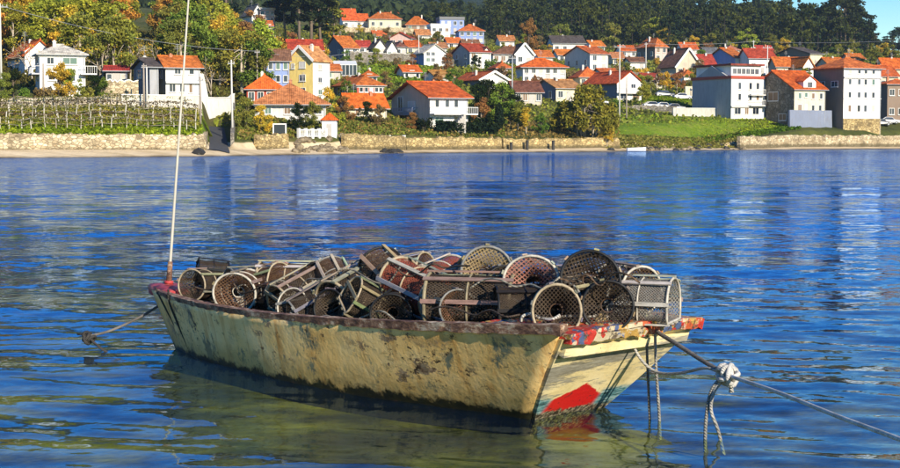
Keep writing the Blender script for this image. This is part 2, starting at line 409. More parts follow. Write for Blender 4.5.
def clump_points(cl, n, r, shell=.45):
    """points in ellipsoidal clumps; cl rows: x y z rx ry rz"""
    cl = np.asarray(cl, float); w = (cl[:, 3] * cl[:, 4] * cl[:, 5]) ** (2 / 3.); w /= w.sum()
    idx = r.choice(len(cl), n, p=w)
    d = r.normal(size=(n, 3)); d /= np.linalg.norm(d, axis=1)[:, None]
    rad = (shell + (1 - shell) * r.random(n)) * r.uniform(.75, 1.1, n)
    return cl[idx, :3] + d * rad[:, None] * cl[idx, 3:]

def limbs(mb, base, top, r0, tips, r, n=6):
    mb.tube([base, (base[0] * .6 + top[0] * .4 + r.normal(0, .05), base[1] * .6 + top[1] * .4, base[2] * .6 + top[2] * .4), top], [r0, r0 * .75, r0 * .4], n)
    b = Vector(base); t = Vector(top)
    for tip in tips:
        f = r.uniform(.35, .95); s = b.lerp(t, f); tip = Vector(tip); m_ = s.lerp(tip, .5) + Vector((0, 0, .08 * (tip - s).length))
        mb.tube([s, m_, tip], [r0 * .38 * (1.2 - f * .5), r0 * .22, r0 * .08], 5)

PROTO = {}
def proto_tree(key, kind, seed, h=8.0):
    r = np.random.default_rng(seed); mb = MB(); leafm = M['leaf']; barkm = M['bark']
    if kind in ('broad', 'loose', 'dense'):
        cw = h * {'broad': .36, 'loose': .34, 'dense': .42}[kind]
        nC = {'broad': 22, 'loose': 18, 'dense': 40}[kind]; cl = []
        for k in range(nC):
            a = r.uniform(0, 6.28); q = sqrt(r.random()); zf = r.uniform(.28 if kind != 'dense' else .06, .95)
            env = sin(pi * min(1, max(.08, (zf - (.12 if kind != 'dense' else -.12)) / (.88 if kind != 'dense' else 1.12))) ** .8) ** .6
            rr = h * r.uniform(.085, .15)
            cl.append((cos(a) * q * cw * env, sin(a) * q * cw * env, zf * h, rr, rr, rr * .8))
        N = {'broad': 5200, 'loose': 3200, 'dense': 5600}[kind]
        pts = clump_points(cl, N, r, .3); V, F = leaf_quads(pts, h * .029, r)
        limbs(mb, (0, 0, -.6), (r.normal(0, .2), r.normal(0, .2), h * .72), h * .024, [c[:3] for c in cl[::2]], r)
        if kind == 'loose': barkm = M['bark_pale']
    elif kind == 'bush':
        cl = []
        for k in range(14):
            a = r.uniform(0, 6.28); q = sqrt(r.random()) * h * .5; rr = h * r.uniform(.18, .28)
            cl.append((cos(a) * q, sin(a) * q, h * r.uniform(.2, .72), rr, rr, rr))
        pts = clump_points(cl, 1300, r, .3); pts[:, 2] = np.maximum(pts[:, 2], 0); V, F = leaf_quads(pts, h * .075, r)
        for k in range(5): mb.tube([(0, 0, -.4), (r.normal(0, h * .12), r.normal(0, h * .12), h * .35), (r.normal(0, h * .25), r.normal(0, h * .25), h * .7)], [h * .02, h * .013, h * .005], 5)
    elif kind == 'willow':
        cl = []
        for k in range(70):
            a = r.uniform(0, 6.28); q = sqrt(r.random()) * h * .62; zf = .12 + .82 * (1 - (q / (h * .66)) ** 2) * r.uniform(.45, 1.0); rr = h * r.uniform(.08, .14)
            cl.append((cos(a) * q, sin(a) * q, zf * h, rr, rr, rr * 1.3))
        pts = clump_points(cl, 12000, r, .15); V, F = leaf_quads(pts, h * .036, r, 0, 2.0)
        for k in range(8):
            a = r.uniform(0, 6.28); limbs(mb, (cos(a) * h * .15, sin(a) * h * .15, -.4), (cos(a) * h * .3, sin(a) * h * .3, h * .6), h * .016, [c[:3] for c in cl[k::9]], r)
        barkm = M['bark_pale']
    elif kind == 'cypress':
        z = r.random(1500) ** .8; a = r.uniform(0, 6.28, 1500); rad = h * .16 * np.sin(pi * np.clip(z * .93 + .06, 0, 1)) ** .6 * np.sqrt(r.uniform(.3, 1, 1500))
        pts = np.stack([np.cos(a) * rad, np.sin(a) * rad, z * h * .97 + .1], 1); V, F = leaf_quads(pts, h * .055, r); mb.tube([(0, 0, -.5), (0, 0, h * .8)], [h * .02, h * .004], 6)
        leafm = M['needle']
    elif kind == 'pine':
        cl = []; nC = 15
        for k in range(nC):
            zf = r.uniform(.38, .97); a = r.uniform(0, 6.28); q = r.uniform(.15, 1) * h * .19 * (1.25 - zf * .75)
            rr = h * r.uniform(.055, .10); cl.append((cos(a) * q, sin(a) * q, zf * h, rr * 1.2, rr * 1.2, rr * .75))
        pts = clump_points(cl, 1500, r, .25); V, F = leaf_quads(pts, h * .032, r)
        limbs(mb, (0, 0, -1), (r.normal(0, .5), r.normal(0, .5), h * .95), h * .016, [c[:3] for c in cl], r); leafm = M['needle']
    elif kind == 'bare':
        tips = []
        def grow(p, d, L, rad, lev):
            q = p + d * L; mid = p + d * L * .5 + Vector(r.normal(0, L * .05, 3)); mb.tube([p, mid, q], [rad, rad * .8, rad * .6], 5 if lev < 2 else 3)
            if lev >= 4: tips.append(q); return
            for k in range(3 if lev < 3 else 2):
                nd = (d + Vector(r.normal(0, .45, 3)) + Vector((0, 0, .12))).normalized(); grow(q if k else p.lerp(q, .7), nd, L * r.uniform(.6, .8), rad * .6, lev + 1)
        grow(Vector((0, 0, -.4)), Vector((0, 0, 1)), h * .32, h * .018, 0)
        pts = np.array([t[:] for t in tips]) ; pts = np.repeat(pts, 3, 0) + r.normal(0, h * .03, (len(pts) * 3, 3)); V, F = leaf_quads(pts, h * .022, r)
        barkm = M['bark_pale']
    crown = quads_mesh(key + '_crown', V, F, leafm); trunk = mb.mesh(key + '_trunk', barkm, True)
    PROTO[key] = (trunk, crown, h)
for kd, hh_, ns in (('broad', 8, 4), ('loose', 8, 3), ('dense', 7, 3), ('bush', 2, 3), ('willow', 8, 1), ('cypress', 7, 1), ('pine', 16, 5), ('bare', 7, 3)):
    for k in range(ns): proto_tree(f'{kd}{k}', kd, 100 + len(PROTO), hh_)

FCOL = {'green': (.075, .115, .018), 'lime': (.16, .18, .022), 'olive': (.115, .12, .022), 'orange': (.25, .14, .028), 'gold': (.30, .21, .025), 'dark': (.020, .034, .010),
        'pine': (.030, .042, .016), 'deep': (.016, .028, .013), 'rust': (.17, .085, .03), 'ygreen': (.15, .16, .02), 'brown': (.13, .09, .04), 'blue_green': (.03, .05, .03)}
def tree(name, kind, px, D, h, col, label, cat='tree', group=None, zoff=0, wid=1.0):
    ks = [k for k in PROTO if k.startswith(kind)]; tr_, cr_, h0 = PROTO[random.choice(ks)]
    b = on(px, D, zoff); rt = empty(name, b, random.uniform(0, 6.28)); s = h / h0; rt.scale = (s * wid, s * wid, s)
    c = tuple(v * (1.0 if col in ('dark', 'deep', 'pine', 'blue_green') else 1.95) for v in FCOL[col]) if isinstance(col, str) else col; j = random.uniform(.85, 1.18); c = tuple(v * j * random.uniform(.93, 1.07) for v in c)
    link('trunk', tr_, rt); link('crown', cr_, rt, col=c)
    tag(rt, label, cat, group); return rt

# ------------------------------------------------------------------ the boat
BL = 5.55; BA = R(-46); BO = Vector((.986 - BL * cos(BA), 13.35 - BL * sin(BA), 0))
def bw(lx, ly, z): return Vector((BO.x + lx * cos(BA) - ly * sin(BA), BO.y + lx * sin(BA) + ly * cos(BA), z))
def bpt(px, py, ly):         # point at a pixel on the upright plane at ly metres across the boat
    d = ray(px, py); nrm = Vector((-sin(BA), cos(BA), 0)); t = (ly + nrm.dot(BO)) / nrm.dot(d); return Vector((0, 0, CAMH)) + d * t
ip = lambda s, a: float(np.interp(s, [p_[0] for p_ in a], [p_[1] for p_ in a]))
def smooth_ip(s, a):         # gently rounded interpolation
    return sum(ip(min(1, max(0, s + e)), a) for e in np.linspace(-.1, .1, 9)) / 9 if .1 < s < .9 else ip(s, a)
WLW = [(0, .10), (.12, .34), (.25, .53), (.5, .74), (.75, .68), (1, .43)]
TPW = [(0, .17), (.12, .47), (.25, .70), (.5, .93), (.75, .97), (1, .86)]
ZS = [(0, .63), (.25, .615), (.5, .65), (.75, .73), (1, .85)]
def hull_pt(s, z, side):
    h = z / .76; a = smooth_ip(s, WLW); b = smooth_ip(s, TPW)
    w = a + (b - a) * (h if h < 0 else h ** .85)
    x0 = -.45 * h; x1 = BL + .684 * h
    return Vector((x0 + (x1 - x0) * s, side * max(.03, w), z))

# weathered cream paint with rust runs, green-blue scrapes, chips and a dark weedy foot
n = NT('hull_paint'); co = n.coord('Object'); sx = n.new('SeparateXYZ'); n.l.new(co, sx.inputs[0])
c = n.ramp(n.noise(1.1, 6, .65, co), [(.3, (.66, .34, .085, 1)), (.45, (.93, .58, .20, 1)), (.7, (.95, .72, .36, 1))])
streak = n.noise(2.4, 6, .7, n.coord('Object', scale=(3.0, 1, .35)))
c = n.mix(n.ramp(streak, [(.52, 0), (.66, .8)]), c, (.52, .22, .04, 1))
c = n.mix(n.ramp(n.noise(3.0, 6, .72, n.coord('Object', scale=(1, 1, .6), loc=(3, 1, 0))), [(.57, 0), (.63, .85)]), c, (.06, .13, .12, 1))
chip = n.math('MULTIPLY', n.ramp(n.noise(10, 7, .8, n.coord('Object', scale=(.8, 1, 1.1))), [(.56, 0), (.60, 1)]), n.ramp(n.noise(1.6, 4, .6, n.coord('Object', loc=(4, 2, 7))), [(.46, 0), (.58, 1)]))
peel = n.math('MULTIPLY', n.ramp(n.noise(3.6, 8, .75, n.coord('Object', scale=(.7, 1, 1.2), loc=(1, 8, 2))), [(.55, 0), (.575, 1)]), n.ramp(n.noise(.9, 3, .5, n.coord('Object', loc=(11, 2, 7))), [(.42, 0), (.56, 1)]))
c = n.mix(peel, c, n.ramp(n.noise(16, 5, .7, co), [(.35, (.13, .07, .035, 1)), (.6, (.42, .29, .17, 1))]))
c = n.mix(chip, c, (.05, .03, .016, 1))
c = n.mix(n.ramp(n.noise(5, 6, .75, n.coord('Object', scale=(.6, 1, 2.4), loc=(9, 0, 3))), [(.62, 0), (.68, .6)]), c, (.09, .07, .03, 1))
grm = n.math('ADD', sx.outputs['Z'], n.math('MULTIPLY', n.math('SUBTRACT', n.noise(3.2, 7, .78, n.coord('Object', scale=(1, 1, .8))), .5), .36))
weed = n.ramp(n.noise(14, 4, .7, co), [(.35, (.006, .006, .004, 1)), (.6, (.022, .020, .008, 1)), (.72, (.07, .03, .014, 1)), (.8, (.14, .12, .07, 1))])
c = n.mix(n.ramp(grm, [(.14, .5), (.30, 0)]), c, (.30, .20, .06, 1))
c = n.mix(n.ramp(grm, [(.055, 1), (.10, 0)]), c, weed)
M['hull'] = n.set(c, .55, normal=n.bump(n.math('ADD', n.noise(13, 5, .7, co), n.noise(3, 4, .6, co)), .35, .02), spec=.4)
n = NT('transom_paint'); co = n.coord('Object'); sx = n.new('SeparateXYZ'); n.l.new(co, sx.inputs[0])
c = n.ramp(n.noise(2.2, 6, .65, co), [(.3, (.52, .42, .20, 1)), (.5, (.82, .66, .34, 1)), (.7, (.88, .76, .48, 1))])
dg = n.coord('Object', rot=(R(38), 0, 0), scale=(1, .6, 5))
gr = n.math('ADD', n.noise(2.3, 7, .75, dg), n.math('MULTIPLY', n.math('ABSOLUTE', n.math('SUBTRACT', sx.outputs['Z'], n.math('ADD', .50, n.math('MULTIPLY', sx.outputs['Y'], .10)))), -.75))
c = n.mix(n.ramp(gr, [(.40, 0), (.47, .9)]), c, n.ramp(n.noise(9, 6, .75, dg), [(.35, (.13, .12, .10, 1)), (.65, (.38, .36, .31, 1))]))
c = n.mix(n.ramp(n.noise(24, 4, .7, co), [(.68, 0), (.7, .9)]), c, (.06, .04, .02, 1))
jag = n.math('MULTIPLY', n.math('SUBTRACT', n.noise(7, 6, .7, co), .5), .10)
yc = n.math('ADD', sx.outputs['Y'], .10)
roofl = n.math('SUBTRACT', .285, n.math('MULTIPLY', n.math('ABSOLUTE', yc), .42))       # the red field comes to a low peak
red = n.math('SUBTRACT', n.math('ADD', roofl, jag), sx.outputs['Z'])
side = n.math('SUBTRACT', n.math('ADD', .38, n.math('MULTIPLY', jag, 1.5)), n.math('ABSOLUTE', yc))
redm = n.math('MULTIPLY', n.ramp(red, [(.0, 0), (.012, 1)]), n.ramp(side, [(.0, 0), (.015, 1)]))
redc = n.mix(n.ramp(n.noise(16, 5, .7, co), [(.62, 0), (.66, .85)]), (.60, .012, .012, 1), (.10, .02, .02, 1))
c = n.mix(redm, c, redc)
teal = n.math('MULTIPLY', n.ramp(n.math('ABSOLUTE', yc), [(.28, 0), (.34, 1)]), n.ramp(n.math('ADD', sx.outputs['Z'], jag), [(.17, 1), (.21, 0)]))
tealc = n.ramp(n.noise(12, 6, .75, dg), [(.38, (.03, .05, .05, 1)), (.5, (.10, .27, .30, 1)), (.62, (.45, .52, .48, 1))])
c = n.mix(teal, c, tealc)
foot = n.math('ADD', sx.outputs['Z'], n.math('MULTIPLY', n.math('SUBTRACT', n.noise(9, 6, .75, co), .5), .16))
c = n.mix(n.ramp(foot, [(.035, 1), (.06, 0)]), c, n.ramp(n.noise(30, 3, .7, co), [(.45, (.03, .02, .015, 1)), (.7, (.5, .42, .28, 1))]))
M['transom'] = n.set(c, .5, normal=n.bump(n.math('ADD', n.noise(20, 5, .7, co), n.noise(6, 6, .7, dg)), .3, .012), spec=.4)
n = NT('deck_paint'); co = n.coord('Object', scale=(1.4, 1, 1))
v = n.new('TexVoronoi'); v.inputs['Scale'].default_value = 12; v.inputs['Randomness'].default_value = 1
nv = n.new('TexNoise'); nv.inputs['Scale'].default_value = 5; nv.inputs['Detail'].default_value = 6; n.l.new(co, nv.inputs['Vector'])
n.l.new(n.mix(.35, co, nv.outputs['Color']), v.inputs['Vector'])
sp = n.new('SeparateColor'); n.l.new(v.outputs['Color'], sp.inputs[0])
c = n.ramp(sp.outputs[0], [(0, (.42, .03, .02, 1)), (.24, (.07, .10, .20, 1)), (.38, (.40, .24, .06, 1)), (.56, (.46, .09, .03, 1)), (.72, (.48, .40, .26, 1)), (.88, (.16, .12, .08, 1))], 'CONSTANT')
c = n.mix(n.ramp(n.noise(11, 6, .75, co), [(.55, 0), (.60, .85)]), c, (.55, .46, .33, 1)); c = n.mix(n.ramp(n.noise(16, 5, .75, n.coord('Object', loc=(5, 5, 0))), [(.55, 0), (.60, .9)]), c, (.06, .04, .03, 1))
M['deck'] = n.set(c, .6, normal=n.bump(n.noise(22, 6, .75, co), .6, .015), spec=.35)
n = NT('black_rail'); co = n.coord('Object', scale=(.5, 1, 1))
c = n.ramp(n.noise(9, 8, .8, co), [(.34, (.016, .012, .010, 1)), (.44, (.09, .045, .03, 1)), (.52, (.22, .12, .075, 1)), (.60, (.46, .38, .28, 1))])
M['rail'] = n.set(c, .7, normal=n.bump(n.noise(14, 6, .75, co), .7, .02))
n = NT('red_paint'); co = n.coord('Object')
M['redcap'] = n.set(n.ramp(n.noise(7, 6, .7, co), [(.35, (.10, .02, .02, 1)), (.5, (.40, .045, .045, 1)), (.68, (.52, .15, .12, 1))]), .5, normal=n.bump(n.noise(18, 5, .7, co), .4, .01))
M['inside'] = m_simple('boat_inside', (.10, .075, .05), .5, 4, .8, .4)
M['rope'] = None
n = NT('rope'); co = n.coord('Object'); wv = n.new('TexWave', wave_type='BANDS', bands_direction='DIAGONAL'); wv.inputs['Scale'].default_value = 26; n.l.new(co, wv.inputs['Vector'])
c = n.mix(n.ramp(n.noise(6, 5, .7, co), [(.35, .45), (.7, 1.0)]), (0, 0, 0, 1), n.objcol())
M['rope'] = n.set(c, .85, normal=n.bump(wv.outputs['Fac'], .8, .006))

boat = empty('fishing_boat', BO, BA)
tag(boat, 'old cream wooden fishing boat with peeling paint, loaded with round traps', 'boat')
NS, ZN = 49, 12
V = []; F = []
for i in range(NS):
    s = i / (NS - 1); zt = smooth_ip(s, ZS); row = []
    zs = np.linspace(-.30, zt, ZN); zf_ = np.linspace(-.30, zt if s < .84 else min(zt, .73), ZN)
    for z in zs[::-1]: row.append(hull_pt(s, z, -1))
    for z in zf_: row.append(hull_pt(s, z, 1))
    V += row
m_ = 2 * ZN
for i in range(NS - 1):
    for j in range(m_ - 1): F.append((i * m_ + j, i * m_ + j + 1, (i + 1) * m_ + j + 1, (i + 1) * m_ + j))
hm = MB(); hm.v = [tuple(v) for v in V]; hm.f = F; hm.m = [0] * len(F)
hull = hm.obj('hull', [M['hull'], M['inside']], boat, True)
sol = hull.modifiers.new('thickness', 'SOLIDIFY'); sol.thickness = .035; sol.offset = 1; sol.material_offset = 1
# broad flat end
mb = MB(); K = 14
fr_, bk_ = [], []
for k in range(K):
    z = -.28 + (.745 + .28) * k / (K - 1)
    a = hull_pt(1, z, -1); b = hull_pt(1, z, 1); fr_.append([a.lerp(b, q / 10) + Vector((.05, 0, 0)) for q in range(11)])
A = np.array([[list(p) for p in r_] for r_ in fr_]); A[:, 0, 1] -= .012; A[:, -1, 1] += .012
r_, c_ = A.shape[:2]
mb.v = [tuple(p) for p in A.reshape(-1, 3)]
back = A.copy(); back[:, :, 0] -= .06; mb.v += [tuple(p) for p in back.reshape(-1, 3)]
N0 = r_ * c_
for i in range(r_ - 1):
    for j in range(c_ - 1):
        q = i * c_ + j; mb.f.append((q, q + 1, q + c_ + 1, q + c_)); mb.f.append((N0 + q, N0 + q + c_, N0 + q + c_ + 1, N0 + q + 1))
for i in range(r_ - 1):
    for j in (0, c_ - 1):
        q = i * c_ + j; mb.f.append((q, q + c_, N0 + q + c_, N0 + q) if j == 0 else (q, N0 + q, N0 + q + c_, q + c_))
for j in range(c_ - 1):
    q = (r_ - 1) * c_ + j; mb.f.append((q, q + 1, N0 + q + 1, N0 + q))
mb.m = [0] * len(mb.f)
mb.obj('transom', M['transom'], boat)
# cream plank along the head of the flat end
a = hull_pt(1, .63, -1) + Vector((.075, .02, 0)); b = hull_pt(1, .63, 1) + Vector((.075, -.02, 0))
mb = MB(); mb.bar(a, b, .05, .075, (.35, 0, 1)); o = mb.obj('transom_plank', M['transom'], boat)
mb = MB(); r = np.random.default_rng(31); a = hull_pt(1, .72, -1) + Vector((.085, .01, 0)); b = hull_pt(1, .72, 1) + Vector((.085, .0, 0)); NQ = 36
for k in range(NQ):
    p = a.lerp(b, k / (NQ - 1)); dn = .015 + r.normal(0, .010); up_ = .055 + r.normal(0, .007)
    mb.v += [(p.x - .03 + .0, p.y, p.z - dn), (p.x + .03, p.y, p.z - dn), (p.x + .055, p.y, p.z + up_), (p.x - .03, p.y, p.z + up_)]
for k in range(NQ - 1):
    for j in range(4): mb.f.append((k * 4 + j, k * 4 + (j + 1) % 4, k * 4 + 4 + (j + 1) % 4, k * 4 + 4 + j))
mb.f += [(3, 2, 1, 0), tuple((NQ - 1) * 4 + j for j in range(4))]; mb.m = [0] * len(mb.f); DECK_EDGE = mb
# small narrow end
mb = MB(); L0 = [hull_pt(0, z, -1) for z in np.linspace(-.3, .62, 7)]; L1 = [hull_pt(0, z, 1) for z in np.linspace(-.3, .62, 7)]
mb.v = [tuple(p + Vector((-.01, 0, 0))) for p in L0 + L1] + [tuple(p + Vector((.05, 0, 0))) for p in L0 + L1]
for k in range(6): mb.f += [(k, k + 1, 8 + k, 7 + k), (14 + k, 21 + k, 22 + k, 15 + k), (k, 14 + k, 15 + k, k + 1), (7 + k, 8 + k, 22 + k, 21 + k)]
mb.m = [0] * len(mb.f); mb.obj('narrow_end', M['hull'], boat)
# peeling deck at the broad end, slightly warped
r = np.random.default_rng(11); P_ = np.zeros((9, 15, 3))
for i in range(9):
    s = .865 + .135 * i / 8
    a = hull_pt(s, .745, -1); b = hull_pt(s, .745, 1)
    for j in range(15):
        p = a.lerp(b, j / 14) + Vector((.11 * (i / 8) ** 4, 0, 0)); p.y *= .985 if i < 8 else 1.0
        P_[i, j] = (p.x + (r.normal(0, .012) if i == 8 else 0), p.y, .752 + .03 * sin(pi * j / 14) + r.normal(0, .004))
DECK_EDGE.obj('deck_edge', M['deck'], boat)
dk = link('deck', grid_mesh('deck', P_, M['deck'], False), boat); sol = dk.modifiers.new('thickness', 'SOLIDIFY'); sol.thickness = .035; sol.offset = -1
# rails
def rail(side, s0, s1, name):
    mb = MB(); N_ = 90; r = np.random.default_rng(5 + side)
    for i in range(N_):
        s = s0 + (s1 - s0) * i / (N_ - 1); zt = smooth_ip(s, ZS); p = hull_pt(s, zt, side); k = ip(s, [(0, .025), (.5, .038), (1, .065)])
        o_ = .035 * side; w_ = .05
        j = r.normal(0, .0025, 4)
        for (dy, dz) in ((o_ + j[0], -k + j[1] * 2), (o_ + .008 * side, .018 + j[2]), (o_ - .085 * side, .022 + j[3]), (o_ - .085 * side, -.03)): mb.v.append((p.x, p.y + dy, p.z + dz))
    for i in range(N_ - 1):
        for j in range(4): mb.f.append((i * 4 + j, i * 4 + (j + 1) % 4, i * 4 + 4 + (j + 1) % 4, i * 4 + 4 + j))
    mb.f += [(0, 1, 2, 3), tuple((N_ - 1) * 4 + j for j in (3, 2, 1, 0))]; mb.m = [0] * len(mb.f)
    return mb.obj(name, M['rail'], boat)
rail(-1, .03, 1.0, 'rail'); rail(1, .03, .86, 'rail')
# red cap on the narrow end
mb = MB(); sec = []
for x, w, z0, z1 in ((-.66, .03, .60, .655), (-.60, .09, .575, .675), (-.45, .15, .56, .685), (-.2, .22, .57, .68), (.05, .29, .585, .668), (.16, .31, .6, .655)):
    sec.append([(x, -w, z0), (x, -w * 1.05, z1 - .02), (x, -w * .7, z1), (x, w * .7, z1), (x, w * 1.05, z1 - .02), (x, w, z0)])
for s_ in sec: mb.v += s_
for i in range(len(sec) - 1):
    for j in range(6): mb.f.append((i * 6 + j, i * 6 + (j + 1) % 6, i * 6 + 6 + (j + 1) % 6, i * 6 + 6 + j))
mb.f += [(5, 4, 3, 2, 1, 0), tuple((len(sec) - 1) * 6 + j for j in range(6))]; mb.m = [0] * len(mb.f)
mb.obj('prow_cap', M['redcap'], boat, True)
# floor boards, thwarts and ribs inside
mb = MB(); Fv = []
for i in range(21):
    s = .03 + .94 * i / 20; a = hull_pt(s, .14, -1); b = hull_pt(s, .14, 1); mb.v += [(a.x, a.y + .04, .14), (b.x, b.y - .04, .14)]
    if i: mb.f.append((2 * i - 2, 2 * i - 1, 2 * i + 1, 2 * i))
mb.m = [0] * len(mb.f); mb.obj('floor_boards', M['inside'], boat)
for s in (.22, .52, .80):
    a = hull_pt(s, .42, -1); b = hull_pt(s, .42, 1); mb = MB(); mb.box(a.x - .12, a.x + .12, a.y + .03, b.y - .03, .40, .435); mb.obj('thwart', M['inside'], boat)

# pole on the narrow end
pb = bpt(168.5, 288, 0.0); ptop = pb + Vector((.255, .12, 3.45))
pole = empty('signal_pole', pb); mb = MB(); d_ = ptop - pb
mb.tube([(0, 0, -.05), d_ * .08, d_ * .5, d_], [.020, .016, .013, .009], 10); M['pole_white'] = m_simple('pole_white', (.46, .42, .35), .25, 6, .5)
mb.obj('shaft', M['pole_white'], pole, True)
mb = MB(); mb.tube([d_ * -.02, d_ * .015], [.05, .045], 12); mb.tube([d_ * .015, d_ * .085], [.034, .027], 10); mb.obj('socket', M['rail'], pole, True)
mb = MB(); mb.tube([d_ * .014, d_ * .024], [.052, .05], 12); mb.obj('collar', M['redcap'], pole, True)
tag(pole, 'thin off-white pole leaning up from the red-tipped end of the boat', 'pole')

# ------------------------------------------------------------------ fish traps
def m_net(name, end):
    n = NT(name); co = n.coord('Object'); s = n.new('SeparateXYZ'); n.l.new(co, s.inputs[0])
    if end: a, b = s.outputs['Y'], s.outputs['Z']
    else: a, b = s.outputs['X'], n.math('MULTIPLY', n.math('ARCTAN2', s.outputs['Z'], s.outputs['Y']), .22)
    k = 1 / (.027 if end else .02)
    u = n.math('FRACT', n.math('MULTIPLY', n.math('ADD', a, b), k * .72)); v = n.math('FRACT', n.math('MULTIPLY', n.math('SUBTRACT', a, b), k * .72))
    cord = n.math('MAXIMUM', n.math('LESS_THAN', u, .30 if end else .40), n.math('LESS_THAN', v, .30 if end else .40))
    torn = n.math('GREATER_THAN', n.noise(5, 4, .6, co), .40)
    c = n.mix(n.ramp(n.noise(9, 5, .7, co), [(.3, 0), (.7, 1)]), n.objcol(), n.mix(.5, n.objcol(), (.11, .075, .045, 1)))
    n.set(c, .8, spec=.25); t = n.new('BsdfTransparent'); mx = n.new('MixShader'); n.l.new(n.math('MULTIPLY', cord, n.ramp(torn, [(0, .75), (1, 1)])), mx.inputs[0]); n.l.new(t.outputs[0], mx.inputs[1]); n.l.new(n.b.outputs[0], mx.inputs[2]); n.l.new(mx.outputs[0], n.out.inputs[0]); return n.m
M['net'] = m_net('net_cord', False); M['net_end'] = m_net('net_cord_end', True)
n = NT('trap_wood'); co = n.coord('Object', scale=(1, 3, 3)); k = n.ramp(n.noise(7, 6, .75, co), [(.3, .35), (.5, .85), (.7, 1.05)])
M['slat'] = n.set(n.mix(1, n.objcol(), k, 'MULTIPLY'), .75, normal=n.bump(n.noise(22, 5, .7, co), .5, .008))
n = NT('trap_hoop'); co = n.coord('Object'); k = n.ramp(n.noise(9, 6, .7, co), [(.32, .4), (.55, 1)])
M['hoop'] = n.set(n.mix(1, n.objcol(), k, 'MULTIPLY'), .55, normal=n.bump(n.noise(25, 4, .7, co), .3, .005))
TR, TL = .22, .56
def section(kind, n_=28, r_=TR):
    if kind == 'r': return [(cos(2 * pi * k / n_) * r_, sin(2 * pi * k / n_) * r_) for k in range(n_)]
    pts = [(cos(a) * r_, sin(a) * r_ * 1.05 - .03) for a in np.linspace(0, pi, n_ - 8)]
    pts += [(-r_, -.03 - .15 * q) for q in (.35, .7)] + [(-r_ + 2 * r_ * q, -.19) for q in (0.03, .3, .7, .97)] + [(r_, -.03 - .15 * q) for q in (.7, .35)]
    return pts
TM = {}
for kind in 'rd':
    sec = section(kind)
    mb = MB(); mb.tube([(0, y, z) for y, z in sec], .0125, 7, closed=True); TM['hoop', kind] = mb.mesh('hoop', M['hoop'], True)
    mb = MB(); mb.tube([(0, y, z) for y, z in section(kind, 28, TR * .97)], .008, 6, closed=True); TM['mid', kind] = mb.mesh('middle_hoop', M['hoop'], True)
    mb = MB(); nx = 9
    for i in range(nx):
        x = -TL / 2 + TL * i / (nx - 1); pin = 1 - .06 * sin(pi * i / (nx - 1) * 2) ** 2
        mb.v += [(x, y * .96 * pin, z * .96 * pin) for y, z in sec]
    m_ = len(sec)
    for i in range(nx - 1):
        for j in range(m_): mb.f.append((i * m_ + j, i * m_ + (j + 1) % m_, (i + 1) * m_ + (j + 1) % m_, (i + 1) * m_ + j))
    mb.m = [0] * len(mb.f); TM['net', kind] = mb.mesh('body_net', M['net'], True)
    mb = MB(); mb.v = [(0, y * .96, z * .96) for y, z in sec] + [(.05, y * .5, z * .5) for y, z in sec] + [(.17, y * .27, z * .27) for y, z in sec]
    for i in range(2):
        for j in range(m_): mb.f.append((i * m_ + j, i * m_ + (j + 1) % m_, (i + 1) * m_ + (j + 1) % m_, (i + 1) * m_ + j))
    mb.m = [0] * len(mb.f); TM['end', kind] = mb.mesh('entrance_net', M['net_end'], True)
    mb = MB(); mb.tube([(.17, y * .28, z * .28) for y, z in sec], .007, 5, closed=True); TM['ring', kind] = mb.mesh('entrance_ring', M['hoop'], True)
mb = MB(); mb.box(-TL / 2 - .02, TL / 2 + .02, -.018, .018, -.007, .007); TM['slat'] = mb.mesh('slat', M['slat'])
mb = MB(); mb.box(-.018, .018, -.235, .235, -.011, .011); TM['cross'] = mb.mesh('cross_bar', M['slat'])
# a lump of stones and bait bag lying inside
rr = np.random.default_rng(21); mb = MB()
for k in range(5):
    cx, cy, cz, q = rr.normal(0, .09), rr.normal(0, .06), -.14 + rr.random() * .05, rr.uniform(.035, .06)
    vs = []; NN = 7
    for i in range(5):
        th = pi * i / 4
        for j in range(NN): vs.append((cx + q * 1.3 * sin(th) * cos(6.283 * j / NN) * rr.uniform(.8, 1.15), cy + q * sin(th) * sin(6.283 * j / NN) * rr.uniform(.8, 1.15), cz + q * .8 * cos(th)))
    mb.add(vs, [(i * NN + j, (i + 1) * NN + j, (i + 1) * NN + (j + 1) % NN, i * NN + (j + 1) % NN) for i in range(4) for j in range(NN)])
TM['bait'] = mb.mesh('bait_bag', M['hoop'], True)
TC = {'white': (.47, .43, .36), 'cream': (.36, .29, .19), 'black': (.012, .012, .013), 'grey': (.19, .185, .17), 'wood': (.25, .21, .13), 'brown': (.10, .045, .022), 'red': (.28, .055, .03),
      'pink': (.36, .15, .12), 'tan': (.34, .25, .12), 'dark': (.022, .016, .012), 'mud': (.075, .04, .022), 'blue': (.07, .08, .16)}
